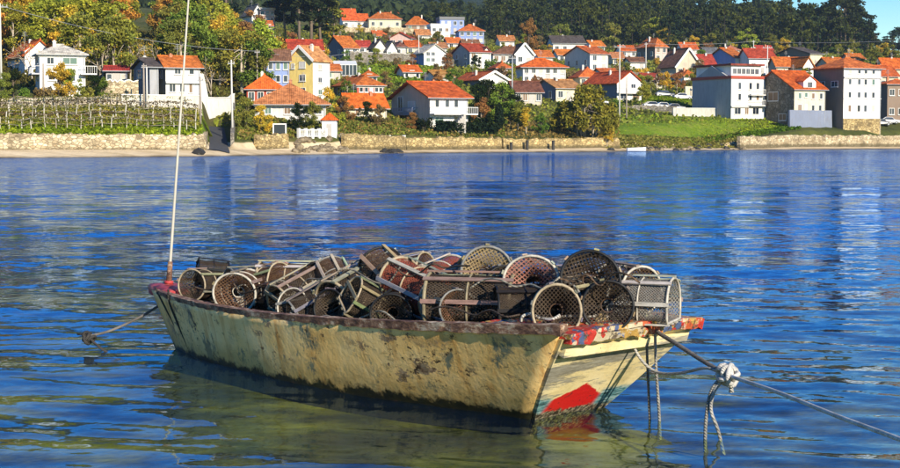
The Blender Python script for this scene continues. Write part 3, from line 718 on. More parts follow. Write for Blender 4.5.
def trap(px, py, ly, kind, yaw, pitch, roll, scale, lenf, hoop, slat, net, label, bait='mud', slats=6, cross=False):
    p = bpt(px, py, ly); rt = empty('fish_trap', p)
    rt.rotation_euler = (Matrix.Rotation(R(yaw), 3, 'Z') @ Matrix.Rotation(R(pitch), 3, 'Y') @ Matrix.Rotation(R(roll), 3, 'X')).to_euler()
    q_ = random.Random(int(px * 3 + py)); rt.scale = (scale * lenf, scale * q_.uniform(.92, 1.07), scale * q_.uniform(.88, 1.04))
    h_, s_, n_ = TC[hoop], TC[slat], TC[net]
    for e in (-1, 1):
        link('hoop', TM['hoop', kind], rt, (e * TL / 2, 0, 0), col=h_)
        link('entrance_net', TM['end', kind], rt, (e * (TL / 2 - .005), 0, 0), (0, 0, 0 if e < 0 else pi), col=n_)
        link('entrance_ring', TM['ring', kind], rt, (e * (TL / 2 - .005), 0, 0), (0, 0, 0 if e < 0 else pi), col=TC[bait] if bait in ('white', 'mud') else TC['mud'])
        if cross: link('cross_bar', TM['cross'], rt, (e * (TL / 2 + .013), 0, .03), (0, R(90) if e else 0, 0), col=s_)
    link('middle_hoop', TM['mid', kind], rt, (0, 0, 0), col=h_)
    link('body_net', TM['net', kind], rt, col=n_)
    link('bait_bag', TM['bait'], rt, (random.uniform(-.1, .1), 0, 0), (0, 0, random.uniform(0, 6)), col=TC[bait])
    angs = np.linspace(0, 2 * pi, slats, endpoint=False) + .3 if kind == 'r' else None
    if kind == 'r':
        for a in angs: link('slat', TM['slat'], rt, (0, cos(a) * (TR + .016), sin(a) * (TR + .016)), (a - pi / 2, 0, 0), col=tuple(v * random.uniform(.7, 1.1) for v in s_))
    else:
        for a in (0.05, .9, pi / 2, pi - .9, pi - .05): link('slat', TM['slat'], rt, (0, cos(a) * (TR + .017), sin(a) * (TR * 1.05 + .017) - .03), (a - pi / 2, 0, 0), col=tuple(v * random.uniform(.7, 1.1) for v in s_))
        for y in (-.2, -.07, .07, .2): link('slat', TM['slat'], rt, (0, y, -.205), col=s_)
    tag(rt, label, 'fish trap', 'fish traps heaped in the boat'); return rt

T = trap
T(204,285,.00,'r', 62, 4, 0,.86,.9,'cream','cream','dark','small dark trap nearest the thin pole, pale hoop facing out')
T(212,274,.22,'r', 15, 8, 20,.72,.8,'black','black','dark','black trap showing above the two hoops nearest the pole')
T(241,291,-.25,'r', 82, 0, 10,1.0,.9,'white','wood','brown','brown netted trap with a clean white hoop, second from the pole',bait='white')
T(288,279,.30,'d', -8, 0, 0,.84,1.25,'cream','white','mud','trap lying lengthwise at the back with long white top slats')
T(272,298,-.1,'r', 120, 8, 30,.8,.9,'black','brown','dark','dark brown trap low beside the white-hooped brown one')
T(301,291,-.2,'d', 38, -22, 25,.92,1,'cream','cream','dark','tipped arched trap with a cream frame, left of the grey-slatted ones',cross=True)
T(322,279,.12,'r', 78, 0, 0,.86,.8,'black','black','brown','trap with a black hoop and rust-brown net above the tipped frames',bait='red')
T(318,304,-.42,'d', 18, -28, -30,.86,1,'grey','grey','dark','overturned trap with weathered grey slats resting on the black rail',cross=True)
T(341,309,-.45,'r', 60, 10, 0,.80,.9,'black','grey','dark','dark trap wedged low between grey slats and the rail')
T(357,290,-.15,'d', 50, -18, -22,1.18,1,'cream','cream','dark','large dark trap tilted left with crossed pale slats, middle of the heap',cross=True)
T(378,276,.28,'r', 12, -22, 0,.82,1.1,'white','white','mud','trap tilted up at the back showing bright white slats')
T(392,280,-.05,'r', 118, -20, 15,1.08,.9,'black','cream','mud','trap with a tall oval black hoop left of the red one',bait='white')
T(394,312,-.52,'r', 84, 0, 0,.88,.8,'black','black','dark','low dark trap behind the rail under the red one')
T(420,291,-.22,'r', 128, -12, 40,1.10,1,'cream','white','red','big rusty red trap crossed by a wide white slat',bait='blue',slats=7)
T(441,282,.2,'r', 60, -8, 0,.98,.9,'white','white','red','reddish trap behind the wide-slatted red one')
T(472,297,-.30,'d', -13, 0, 0,1.08,1.22,'wood','wood','dark','long arched trap seen side-on with a greenish wooden frame',bait='pink')
T(484,274,.18,'r', 94, 8, 15,1.10,.9,'grey','wood','tan','trap with tan net and pale hoop standing above the side-on one',bait='cream')
T(534,283,.15,'r', 82, 10, 0,1.05,1,'white','white','pink','trap with pink net and thick white hoop beside the tan one',bait='pink')
T(524,306,-.30,'d', 5, 0, 0,.92,.9,'black','black','dark','black boxy trap between the side-on one and the pale arch',cross=False)
T(556,311,-.45,'r', 88, 6, 0,.94,.8,'cream','grey','dark','dark trap with a pale arched hoop just behind the rail end')
T(591,281,.05,'r', 84, 8, 25,1.16,.9,'black','cream','dark','largest trap with a wide black hoop, top right of the heap',bait='tan')
T(608,305,-.10,'r', 84, 4, 0,.98,.8,'black','wood','dark','trap with a black hoop and brown bait in front of the largest one',bait='tan')
T(644,299,.22,'d', -22, 0, 0,.98,.9,'white','white','grey','grey netted trap with bright white frame, last towards the mooring rope')
T(455,283,.42,'r', 40, 0, 0,.95,1,'black','grey','mud','trap at the far side behind the red and tan ones')
T(560,288,.38,'r', 30, 0, 0,.95,1,'black','grey','mud','trap at the far side between the pink and the largest ones')
T(345,288,.40,'r', 20, 0, 0,.90,1,'grey','grey','mud','trap at the far side behind the large tilted frame')
T(250,284,.25,'r', 30, 0, 0,.82,1,'grey','grey','mud','trap at the far side behind the white-hooped brown one')

T(268,282,.1,'d', 140, 15, 30,.78,1,'cream','cream','brown','brown trap tipped on its side behind the white-hooped one')
T(300,308,-.48,'d', 70, 20, -15,.74,.9,'white','grey','dark','small white-framed trap jammed against the rail under the tipped frame',cross=True)
T(338,282,.0,'d', 110, -25, 35,.82,1,'grey','white','mud','trap stood on end with white slats, left of the large tilted frame',cross=True)
T(372,304,-.45,'d', 25, 30, 20,.82,1,'cream','wood','dark','wooden-slatted trap slumped beside the low dark one',cross=True)
T(405,273,.2,'d', 150, 12, -10,.86,1,'cream','white','brown','brown trap with white slats at the top of the heap')
T(448,306,-.46,'r', 115, 0, 10,.78,.9,'grey','grey','brown','grey-hooped trap squeezed left of the side-on one')
T(500,290,.1,'r', 100, 10, 0,.86,.9,'black','grey','dark','black-hooped trap behind the right end of the side-on one')
T(572,300,-.05,'r', 60, 0, 0,.86,.9,'grey','cream','dark','trap half hidden between the pale arch and the black hoops')
T(627,288,.3,'r', 115, 0, 0,.9,.9,'white','cream','mud','trap with pale slats leaning behind the white-framed last one')
# ------------------------------------------------------------------ ropes
def curve(pts, n_=14):           # Catmull-Rom through points
    pts = [Vector(p) for p in pts]; q = [pts[0] * 2 - pts[1]] + pts + [pts[-1] * 2 - pts[-2]]; out = []
    for i in range(1, len(q) - 2):
        for k in range(n_):
            t = k / n_; a, b, c_, d_ = q[i - 1], q[i], q[i + 1], q[i + 2]
            out.append(.5 * ((2 * b) + (c_ - a) * t + (2 * a - 5 * b + 4 * c_ - d_) * t * t + (3 * b - 3 * c_ + d_ - a) * t ** 3))
    return out + [pts[-1]]
def rope(name, pts, r_, col, label, cat='rope', n_=14, group=None):
    pts = curve(pts, n_); o0 = pts[0].copy(); mb = MB(); mb.tube([p - o0 for p in pts], r_, 8)
    o = mb.obj(name, M['rope'], None, True, loc=o0, col=col); tag(o, label, cat, group); return o
TW = (.78, .75, .70); TD = (.22, .20, .18)
A0 = at(633, 318, 13.15); K0 = at(727, 375, 12.0)
rope('mooring_rope', [at(612, 316, 13.3), A0, at(652, 329, 13.0), at(675, 343, 12.7), at(700, 359, 12.35), K0], .019, TD, 'taut dark mooring rope from the boat deck to the white knot')
rope('mooring_rope', [K0, at(780, 393, 11.0), at(840, 417, 10.0), at(905, 441, 9.1), at(1010, 482, 8.0), at(1150, 545, 7.0)], .0155, TW, 'taut pale mooring rope running from the knot out of the picture')
kn = empty('rope_knot', K0); r = np.random.default_rng(4); mb = MB()
for k in range(7):
    ax = Vector(r.normal(0, 1, 3)).normalized(); u_ = ax.orthogonal().normalized(); v_ = ax.cross(u_); c0 = Vector(r.normal(0, .018, 3)); q = r.uniform(.045, .075)
    mb.tube([c0 + (u_ * cos(a) + v_ * sin(a)) * q * (1 + .15 * sin(3 * a)) for a in np.linspace(0, 2 * pi, 18, endpoint=False)], .019, 7, closed=True)
mb.obj('coil', M['rope'], kn, True, col=(.66, .63, .58))
mb = MB(); mb.tube([(.02, 0, -.05), (.03, -.01, -.09), (.035, -.01, -.13)], [.016, .014, .02], 7); mb.obj('rope_end', M['rope'], kn, True, col=(.6, .57, .52))
tag(kn, 'bulky white rope knot hanging on the mooring line over the water', 'knot')
rope('hanging_rope', [at(648, 326, 13.05), at(647, 350, 13.05), at(649, 400, 13.05), at(651, 450, 13.05)], .011, (.20, .18, .15), 'left of two thin ropes hanging straight down from deck into water')
rope('hanging_rope', [at(655, 330, 12.95), at(656, 365, 12.95), at(659, 410, 12.95), at(661, 455, 12.95)], .012, (.36, .34, .30), 'right of two thin ropes hanging straight down from deck into water')
rope('slack_rope', [at(618, 314, 13.3), at(626, 330, 13.1), at(640, 358, 12.95), at(657, 372, 12.8), at(680, 373, 12.5), at(705, 368, 12.2), at(722, 373, 12.02)], .012, (.55, .52, .46), 'slack pale rope looping from the deck down and across to the knot')
rope('hanging_loop', [at(722, 376, 12.0), at(711, 392, 12), at(706, 420, 12), at(705, 452, 12)], .014, (.28, .27, .24), 'rope tail under the white knot, curving to the left')
rope('hanging_loop', [at(724, 378, 12.0), at(714, 392, 11.98), at(711, 410, 11.97), at(718, 430, 11.97), at(724, 455, 11.97)], .014, (.42, .40, .36), 'rope tail under the white knot, crossing over to the right')
rope('rope_coil', [at(612, 316, 13.35), at(620, 311, 13.45), at(634, 312, 13.5), at(640, 319, 13.4), at(634, 325, 13.2), at(622, 322, 13.2), at(613, 316, 13.3), at(618, 312, 13.45), at(632, 314, 13.45)], .012, (.66, .63, .56), 'white rope looped on the coloured deck beside the last trap')
rope('rope_coil', [at(521, 321, 12.75), at(523, 316, 12.72), at(531, 314, 12.72), at(541, 318, 12.7), at(552, 319, 12.62), at(560, 315, 12.6)], .012, (.66, .62, .54), 'short white rope loop lying on the black rail')
rope('rope_coil', [at(548, 320, 12.65), at(566, 316, 12.8), at(588, 317, 12.9), at(606, 313, 13.2), at(614, 316, 13.3)], .011, (.50, .47, .42), 'pale rope running along the deck edge from rail to coil')
rr_ = random.Random(5)
for k, (xa_, xb_, ya_, lab) in enumerate(((195, 262, 284, 'dark rope end trailing over the traps nearest the pole'), (270, 345, 284, 'brown rope draped over the tipped frames'), (330, 400, 274, 'grey rope draped across the middle of the heap'), (395, 470, 270, 'pale rope strung over the rusty red trap'), (470, 560, 280, 'thin rope lying across the tan and pink traps'), (560, 640, 280, 'rope hanging over the black hoops at the right'), (430, 520, 312, 'grey rope lying along the rail under the side-on trap'), (290, 400, 316, 'dark rope lying along the rail under the heap'))):
    pp = []; nn_ = 7
    for i in range(nn_): pp.append(bpt(xa_ + (xb_ - xa_) * i / (nn_ - 1), ya_ + rr_.uniform(-7, 9), (-.42 if ya_ < 300 else -.78) + rr_.uniform(-.06, .06)))
    rope('loose_rope', pp, .008, rr_.choice([(.10, .07, .05), (.28, .24, .19), (.16, .10, .06), (.40, .36, .28)]), lab, group='loose ropes on the traps')
rope('bow_line', [bpt(160, 305, 0.0), at(140, 317, 17.5), at(112, 330, 17.35), at(90, 336, 17.2)], .015, TD, 'dark rope from the narrow end of the boat to a knot at left')
kl = empty('rope_knot', at(88, 337, 17.2)); mb = MB()
for k in range(5):
    ax = Vector(r.normal(0, 1, 3)).normalized(); u_ = ax.orthogonal().normalized(); v_ = ax.cross(u_); c0 = Vector(r.normal(0, .02, 3))
    mb.tube([c0 + (u_ * cos(a) + v_ * sin(a)) * .045 for a in np.linspace(0, 2 * pi, 14, endpoint=False)], .017, 6, closed=True)
mb.obj('coil', M['rope'], kl, True, col=(.06, .055, .05)); mb = MB(); mb.tube([(0, 0, 0), (-.05, 0, .03), (-.12, .02, .03)], [.014, .012, .012], 6); mb.obj('rope_end', M['rope'], kl, True, col=(.06, .055, .05))
tag(kl, 'small dark knot on the line at far left', 'knot')
rope('sunken_rope', [at(88, 337, 17.2), at(97, 345, 17.1), at(108, 353, 17.05), at(124, 364, 17.0), at(140, 380, 17.0)], .013, (.09, .08, .07), 'dark rope dropping from the left knot into the water')
rope('side_rope', [bw(*(hull_pt(.035, .64, -1) + Vector((0, -.05, .03)))), bw(*(hull_pt(.06, .45, -1) + Vector((0, -.045, 0)))), bw(*(hull_pt(.075, .2, -1) + Vector((0, -.02, 0)))), bw(*(hull_pt(.085, .0, -1) + Vector((0, -.02, 0)))), bw(*(hull_pt(.085, -.2, -1) + Vector((0, -.02, 0))))], .010, (.05, .045, .04), 'dark rope slanting down the hull nearest the red tip')
rope('side_rope', [bw(*(hull_pt(.115, .64, -1) + Vector((0, -.06, .06)))), bw(*(hull_pt(.105, .56, -1) + Vector((0, -.06, 0)))), bw(*(hull_pt(.10, .3, -1) + Vector((0, -.03, 0)))), bw(*(hull_pt(.10, .0, -1) + Vector((0, -.02, 0)))), bw(*(hull_pt(.10, -.2, -1) + Vector((0, -.02, 0))))], .011, (.05, .045, .04), 'dark rope hanging upright over the rail beside the slanting one')

# ------------------------------------------------------------------ building kit
WC = {'white': (.86, .84, .79), 'cream': (.74, .66, .46), 'yellow': (.90, .68, .22), 'blue': (.26, .34, .60), 'red': (.42, .085, .05), 'grey': (.40, .40, .41), 'beige': (.58, .50, .38), 'brown': (.26, .19, .14),
      'pink': (.70, .48, .42), 'slate': (.20, .21, .25), 'pale': (.66, .64, .60)}  # blue and slate put the shade of white walls into the wall colour
RC = {'orange': (.66, .155, .028), 'bright': (.74, .13, .018), 'red': (.48, .065, .03), 'brown': (.26, .11, .065), 'tan': (.62, .25, .085), 'pale': (.62, .58, .50), 'grey': (.17, .17, .175), 'dark': (.11, .09, .08)}
WIN = {}
def win_mesh(w, h, frame, shutter=False):
    w = max(.4, round(w * 5) / 5); h = max(.4, round(h * 5) / 5); key = (w, h)
    if key not in WIN:
        t = .09; mb = MB()
        for (a, b, c_, d_) in ((-w / 2 - t, -w / 2, -h / 2, h / 2), (w / 2, w / 2 + t, -h / 2, h / 2), (-w / 2 - t, w / 2 + t, h / 2, h / 2 + t), (-w / 2 - t, w / 2 + t, -h / 2 - t, -h / 2)): mb.box(a, b, -.09, .05, c_, d_)
        if w > .7: mb.box(-.03, .03, -.075, .05, -h / 2, h / 2)
        fm = mb.mesh('window', M['trim'])
        mb = MB(); mb.box(-w / 2, w / 2, -.025, .05, -h / 2, h / 2); pm = mb.mesh('pane', M['glass'])
        mb = MB(); mb.box(-w / 2 - .16, w / 2 + .16, -.17, .02, -h / 2 - t - .10, -h / 2 - t); sm = mb.mesh('sill', M['trim'])
        
        mb = MB(); mb.box(-w / 2, w / 2, -.045, .05, -h / 2, h / 2)
        for q_ in range(5): mb.box(-w / 2 + .02, w / 2 - .02, -.062, -.045, -h / 2 + h * (q_ + .1) / 5, -h / 2 + h * (q_ + .8) / 5)
        WIN[key] = (fm, pm, sm, mb.mesh('shutter', M['trim']))
    return WIN[key] if shutter else WIN[key][:3]

class House: pass
def house(label, xa, xb, xc, yb, ye, yr, th=22, roof='gx', wall='white', side=None, rc='orange', depth=8, front=None, sidew=None, wins=(), D=None, name='house', cat='house', group=None, chimney=1, frame=(.72, .70, .66), over=.45, trim=None, base=None, Dpx=None):
    th = 27 if 27 < th < 60 else th
    h = House(); t = R(th); D = D or Dfor(Dpx or xb, yb); s = FPX / D
    c0 = at(xb, yb, D); left = th >= 0
    fw, sw = ((xc - xb), (xb - xa)) if left else ((xb - xa), (xc - xb))
    Wd = fw / s / cos(t); Dp = sw / s / abs(sin(t)) if sw > 3 and abs(th) > 4 else depth
    Dp = min(Dp, 16); H = (yb - ye) / s; Rr = max(.05, (ye - yr) / s)
    h.D, h.s, h.W, h.Dp, h.H, h.R, h.left = D, s, Wd, Dp, H, Rr, left
    x0, x1 = (0, Wd) if left else (-Wd, 0)
    h.x0, h.x1 = x0, x1
    rt = h.root = empty(name, c0, t); fz = -4.0
    wc = WC[wall] if isinstance(wall, str) else wall; rq = random.Random(int(xb * 3 + yb * 11)); rcol = RC[rc] if isinstance(rc, str) else rc; rcol = tuple(v * k_ for v, k_ in zip(rcol, (lambda b_, g_, l_: (b_, b_ * g_, b_ * l_))(rq.uniform(.78, 1.08), rq.uniform(.9, 1.3), rq.uniform(.9, 1.7)))) if rc not in ('pale', 'grey', 'dark') and roof != 'flat' else rcol
    # wall
    mb = MB()
    if roof == 'gx':
        mb.add([(x0, 0, fz), (x1, 0, fz), (x1, Dp, fz), (x0, Dp, fz), (x0, 0, H), (x1, 0, H), (x1, Dp, H), (x0, Dp, H), (x0, Dp / 2, H + Rr), (x1, Dp / 2, H + Rr)],
               [(0, 1, 5, 4), (2, 3, 7, 6), (1, 2, 6, 9, 5), (3, 0, 4, 8, 7), (4, 5, 9, 8), (6, 7, 8, 9)])
    elif roof == 'gy':
        xm = (x0 + x1) / 2
        mb.add([(x0, 0, fz), (x1, 0, fz), (x1, Dp, fz), (x0, Dp, fz), (x0, 0, H), (x1, 0, H), (x1, Dp, H), (x0, Dp, H), (xm, 0, H + Rr), (xm, Dp, H + Rr)],
               [(0, 1, 5, 8, 4), (2, 3, 7, 9, 6), (1, 2, 6, 5), (3, 0, 4, 7), (4, 8, 9, 7), (5, 6, 9, 8)])
    else: mb.box(x0, x1, 0, Dp, fz, H)
    wmats = [M['wall'] if base is None else base]
    mb.obj('wall', wmats, rt, col=wc)
    if side:   # thin side facing: real finish on some walls, painted-in shade on others
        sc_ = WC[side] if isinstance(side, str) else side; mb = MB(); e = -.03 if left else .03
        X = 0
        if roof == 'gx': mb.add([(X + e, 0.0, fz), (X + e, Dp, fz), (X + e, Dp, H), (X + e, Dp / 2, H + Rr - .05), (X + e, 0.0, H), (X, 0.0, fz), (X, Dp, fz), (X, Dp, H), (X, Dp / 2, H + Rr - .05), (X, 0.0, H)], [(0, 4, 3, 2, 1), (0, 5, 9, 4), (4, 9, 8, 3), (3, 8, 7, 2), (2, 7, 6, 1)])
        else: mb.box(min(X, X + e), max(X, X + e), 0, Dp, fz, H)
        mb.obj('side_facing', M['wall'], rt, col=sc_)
    # roof
    mb = MB(); o_ = over; th_ = .2
    def slab(q):   # quad with thickness
        q = [Vector(p) for p in q]; dn = Vector((0, 0, -th_)); mb.add(q + [p + dn for p in q], [(0, 1, 2, 3), (7, 6, 5, 4), (0, 4, 5, 1), (1, 5, 6, 2), (2, 6, 7, 3), (3, 7, 4, 0)])
    up = .22
    if roof == 'gx':
        k = Rr / (Dp / 2); ez = H - o_ * k + up; rz = H + Rr + up
        slab([(x0 - o_, -o_, ez), (x1 + o_, -o_, ez), (x1 + o_, Dp / 2, rz), (x0 - o_, Dp / 2, rz)]); slab([(x1 + o_, Dp + o_, ez), (x0 - o_, Dp + o_, ez), (x0 - o_, Dp / 2 + .004, rz), (x1 + o_, Dp / 2 + .004, rz)])
        rl = [(x0 - o_, Dp / 2, rz), (x1 + o_, Dp / 2, rz)]
    elif roof == 'gy':
        xm = (x0 + x1) / 2; k = Rr / ((x1 - x0) / 2); ez = H - o_ * k + up; rz = H + Rr + up
        slab([(x0 - o_, Dp + o_, ez), (x0 - o_, -o_, ez), (xm, -o_, rz), (xm, Dp + o_, rz)]); slab([(x1 + o_, -o_, ez), (x1 + o_, Dp + o_, ez), (xm + .004, Dp + o_, rz), (xm + .004, -o_, rz)])
        rl = [(xm, -o_, rz), (xm, Dp + o_, rz)]
    elif roof == 'hip':
        ez = H + .02; rz = H + Rr; a0, a1, b0, b1 = x0 - o_, x1 + o_, -o_, Dp + o_
        hw = (a1 - a0) / 2; hd = (b1 - b0) / 2
        if hw >= hd: r0, r1 = ((a0 + hd * .9, (b0 + b1) / 2), (a1 - hd * .9, (b0 + b1) / 2))
        else: r0, r1 = (((a0 + a1) / 2, b0 + hw * .9), ((a0 + a1) / 2, b1 - hw * .9))
        v = [(a0, b0, ez), (a1, b0, ez), (a1, b1, ez), (a0, b1, ez), (*r0, rz), (*r1, rz)] + [(a0, b0, ez - th_), (a1, b0, ez - th_), (a1, b1, ez - th_), (a0, b1, ez - th_)]
        fs = [(0, 1, 5, 4), (1, 2, 5), (2, 3, 4, 5), (3, 0, 4)] if hw >= hd else [(0, 1, 4), (1, 2, 5, 4), (2, 3, 5), (3, 0, 4, 5)]
        mb.add(v, fs + [(9, 8, 7, 6), (0, 6, 7, 1), (1, 7, 8, 2), (2, 8, 9, 3), (3, 9, 6, 0)]); rl = [(*r0, rz), (*r1, rz)]
    elif roof == 'shed':
        slab([(x0 - o_, -o_, H + up), (x1 + o_, -o_, H + up), (x1 + o_, Dp + o_, H + Rr + up), (x0 - o_, Dp + o_, H + Rr + up)]); rl = None
    else:
        mb.box(x0 - .2, x1 + .2, -.2, Dp + .2, H + .004, H + max(.25, Rr)); rl = None
    ro = mb.obj('roof', M['roof'] if roof != 'flat' else M['trim'], rt, col=rcol)
    if rl:
        mb = MB(); mb.tube([Vector(rl[0]) + Vector((0, 0, .03)), Vector(rl[1]) + Vector((0, 0, .03))], .13, 6); mb.obj('ridge_tiles', M['roof'], ro, col=tuple(v * 1.1 for v in rcol))
    if roof in ('gx', 'hip', 'gy') and trim:
        mb = MB(); mb.box(x0 - .12, x1 + .12, -.12, -.005, H - .45, H - .2); mb.obj('cornice', M['trim'], rt, col=WC.get(trim, (.8, .78, .74)))
    rr = random.Random(int(xb * 7 + yb))
    for k in range(chimney):
        cx = x0 + (x1 - x0) * rr.uniform(.25, .75); cy = Dp * rr.uniform(.4, .65); mb = MB(); mb.box(cx - .22, cx + .22, cy - .22, cy + .22, H, H + Rr + .35); mb.box(cx - .28, cx + .28, cy - .28, cy + .28, H + Rr + .35, H + Rr + .44); mb.box(cx - .14, cx + .14, cy - .14, cy + .14, H + Rr + .44, H + Rr + .6); mb.obj('chimney', M['wall'], ro, col=rr.choice([(.7, .66, .6), (.5, .22, .12), (.6, .58, .55)]))
    if roof in ('gx', 'hip'):
        mb = MB(); gz_ = H - over * (Rr / (Dp / 2)) + .02 if roof == 'gx' else H - .16
        mb.tube([(x0 - over, -over - .06, gz_), (x1 + over, -over - .06, gz_)], .07, 6); mb.tube([(x1 - .15, -.08, gz_ - .1), (x1 - .15, -.08, -1)], .05, 5); mb.obj('gutter', M['metal_grey'], ro)
    if rq.random() < .55 and roof != 'flat':
        ax_ = x0 + (x1 - x0) * rq.uniform(.2, .8); mb = MB(); zt_ = H + Rr * .8; mb.tube([(ax_, Dp * .5, zt_), (ax_, Dp * .5, zt_ + 2.2)], .025, 4)
        for q_ in range(4): mb.tube([(ax_ - .5 + q_ * .08, Dp * .5, zt_ + 1.5 + q_ * .2), (ax_ + .5 - q_ * .08, Dp * .5, zt_ + 1.5 + q_ * .2)], .018, 4)
        mb.obj('aerial', M['metal_grey'], ro)
    # openings
    h.frame = frame
    if front:
        put_grid(h, 'f', *front)
    if sidew: put_grid(h, 's', *sidew)
    for w in wins: window_px(h, xa, xb, xc, yb, *w)
    tag(rt, label, cat, group)
    h.args = (xa, xb, xc, yb); return h

def face_loc(h, face, along, z, out=0.0):
    if face == 'f': return (h.x0 + along, -out, z), 0.0
    if h.left: return (-out - .03, h.Dp - along, z), -pi / 2
    return (out + .03, along, z), pi / 2
def face_w(h, face): return h.W if face == 'f' else h.Dp
def add_window(h, face, along, z, w, hh, frame=None, sill=True, dark=None):
    fm, pm, sm, sm2 = win_mesh(w, hh, frame, True); loc, rz = face_loc(h, face, along, z)
    o = link('window', fm, h.root, loc, (0, 0, rz), col=frame or h.frame)
    if random.random() < .28: link('shutter', sm2, o, col=random.choice([(.55, .5, .42), (.62, .6, .56), (.22, .14, .08), (.12, .2, .16)]))
    else: link('pane', pm, o)
    if sill: link('sill', sm, o, col=(.6, .58, .54))
    return o
def put_grid(h, face, cols, rows, w=.95, hh=1.25, z0=.55, top=None):
    fw = face_w(h, face); Ht = top or h.H; fl = Ht / rows
    for r_ in range(rows):
        for c_ in range(cols):
            a = fw * (c_ + .5) / cols; z = fl * r_ + fl * z0
            if r_ == 0 and c_ == cols // 2 and face == 'f':
                mb = MB(); mb.box(-.55, .55, -.06, .05, -1.0, 1.1); loc, rz = face_loc(h, face, a, 1.0); d = mb.obj('door', M['shutter'], h.root, loc=loc, rot=(0, 0, rz))
                mb = MB(); mb.box(.35, .42, -.12, -.06, -.05, .08); mb.obj('handle', M['metal_grey'], d); continue
            add_window(h, face, a, z, min(w, fw / cols * .55), min(hh, fl * .5))
def window_px(h, xa, xb, xc, yb, face, px, py, wp, hp, frame=None):
    s = h.s
    if face == 'f':
        left_px, tot = (xb, xc - xb) if h.left else (xa, xb - xa)
    else: left_px, tot = (xa, xb - xa) if h.left else (xb, xc - xb)
    fw = face_w(h, face); al = (px - left_px) / tot * fw; add_window(h, face, al, (yb - py) / s, wp / tot * fw, hp / s, frame)
def balcony(h, face, a0, a1, z, out=1.1, col=(.72, .70, .66), bars=True):
    loc, rz = face_loc(h, face, (a0 + a1) / 2, z); w = a1 - a0; mb = MB(); mb.box(-w / 2, w / 2, -out, -.004, -.18, 0); o = mb.obj('balcony', M['trim'], h.root, loc=loc, rot=(0, 0, rz), col=col)
    mb = MB(); mb.box(-w / 2, w / 2, -out, -out + .06, .92, 1.0); mb.box(-w / 2, -w / 2 + .05, -out + .06, 0, .92, 1.0); mb.box(w / 2 - .05, w / 2, -out + .06, 0, .92, 1.0)
    k = max(3, int(w / .28))
    for i in range(k + 1):
        x = -w / 2 + .03 + (w - .06) * i / k; mb.box(x - .025, x + .025, -out + .01, -out + .05, 0, .92)
    mb.obj('railing', M['trim'], o, col=col)
def slabband(h, z, hgt, col, out=.1, name='cornice'):
    mb = MB(); mb.box(h.x0 - .1, h.x1 + .1, -out, -.005, z, z + hgt); mb.obj(name, M['trim'], h.root, col=col)
def dormer(h, along, z, w, d, hgt, rh, wall=(.8, .78, .73), rc='bright', y0=.3):
    rt = h.root; x = h.x0 + along; mb = MB()
    mb.add([(x - w / 2, y0, z), (x + w / 2, y0, z), (x + w / 2, y0 + d, z), (x - w / 2, y0 + d, z), (x - w / 2, y0, z + hgt), (x + w / 2, y0, z + hgt), (x + w / 2, y0 + d, z + hgt), (x - w / 2, y0 + d, z + hgt), (x, y0, z + hgt + rh), (x, y0 + d, z + hgt + rh)],
           [(0, 1, 5, 8, 4), (2, 3, 7, 9, 6), (1, 2, 6, 5), (3, 0, 4, 7), (4, 8, 9, 7), (5, 6, 9, 8)]); dm = mb.obj('dormer', M['wall'], rt, col=wall)
    mb = MB(); o_ = .25; k = rh / (w / 2); ez = z + hgt - o_ * k + .08; rz = z + hgt + rh + .08
    for sg in (-1, 1):
        q = [Vector((x + sg * (w / 2 + o_), y0 - o_, ez)), Vector((x + sg * (w / 2 + o_), y0 + d, ez)), Vector((x, y0 + d, rz)), Vector((x, y0 - o_, rz))]; dn = Vector((0, 0, -.12))
        mb.add(q + [p + dn for p in q], [(0, 1, 2, 3), (7, 6, 5, 4), (0, 4, 5, 1), (1, 5, 6, 2), (2, 6, 7, 3), (3, 7, 4, 0)])
    mb.obj('dormer_roof', M['roof'], dm, col=RC[rc])
    fm, pm, sm = win_mesh(min(1.0, w * .5), 1.0, None); o = link('window', fm, rt, (x, y0, z + hgt * .55), col=(.7, .68, .64)); link('pane', pm, o)

def gable_trim(h, col=(.8, .78, .74)):      # white verge boards on a front gable
    xm = (h.x0 + h.x1) / 2; mb = MB(); o_ = .5
    k = h.R / (h.W / 2)
    for sg in (-1, 1): mb.bar((xm, -o_ - .06, h.H + h.R + .12), (xm + sg * (h.W / 2 + o_), -o_ - .06, h.H - o_ * k + .12), .1, .45, (0, 0, 1))
    mb.obj('verge_boards', M['trim'], h.root, col=col)

H_ = house
# --- left
a1 = H_('white house with orange roof at the left edge of the photo', -12, 25, 52, 76, 55, 41, 30, 'gy', 'white', rc='bright', wins=[('f',38,60,6,5),('s',10,60,6,5)]); dormer(a1, a1.W*.3, a1.H*.9, 2.6, 3.5, 1.0, .9)
a2 = H_('white two-storey house with pale hipped roof above the vineyard', 26, 40, 82, 97, 54, 44, 20, 'hip', 'white', rc='pale', trim='white', wins=[('f',50,61,6,6),('f',68,61,13,6),('f',51,76,6,8),('f',68,77,9,8),('s',33,75,5,8),('s',33,60,9,6)], chimney=1)
balcony(a2,'s',a2.Dp*.1,a2.Dp*.98,a2.H*.55,1.0,(.5,.5,.52)); balcony(a2,'f',a2.W*.88,a2.W+1.4,a2.H*.55)
a3 = H_('low shed with red roof between the two white houses', 104, 106, 126, 88, 71, 67, 10, 'gx', 'slate', rc='red', depth=6, front=(3,1), chimney=0)
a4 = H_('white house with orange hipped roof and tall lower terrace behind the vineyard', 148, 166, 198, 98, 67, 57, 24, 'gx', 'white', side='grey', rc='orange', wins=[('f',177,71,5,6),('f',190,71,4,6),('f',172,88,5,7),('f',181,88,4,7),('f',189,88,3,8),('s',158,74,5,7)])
slabband(a4, a4.H*.47, .25, (.8,.78,.74), .5, 'terrace_slab')
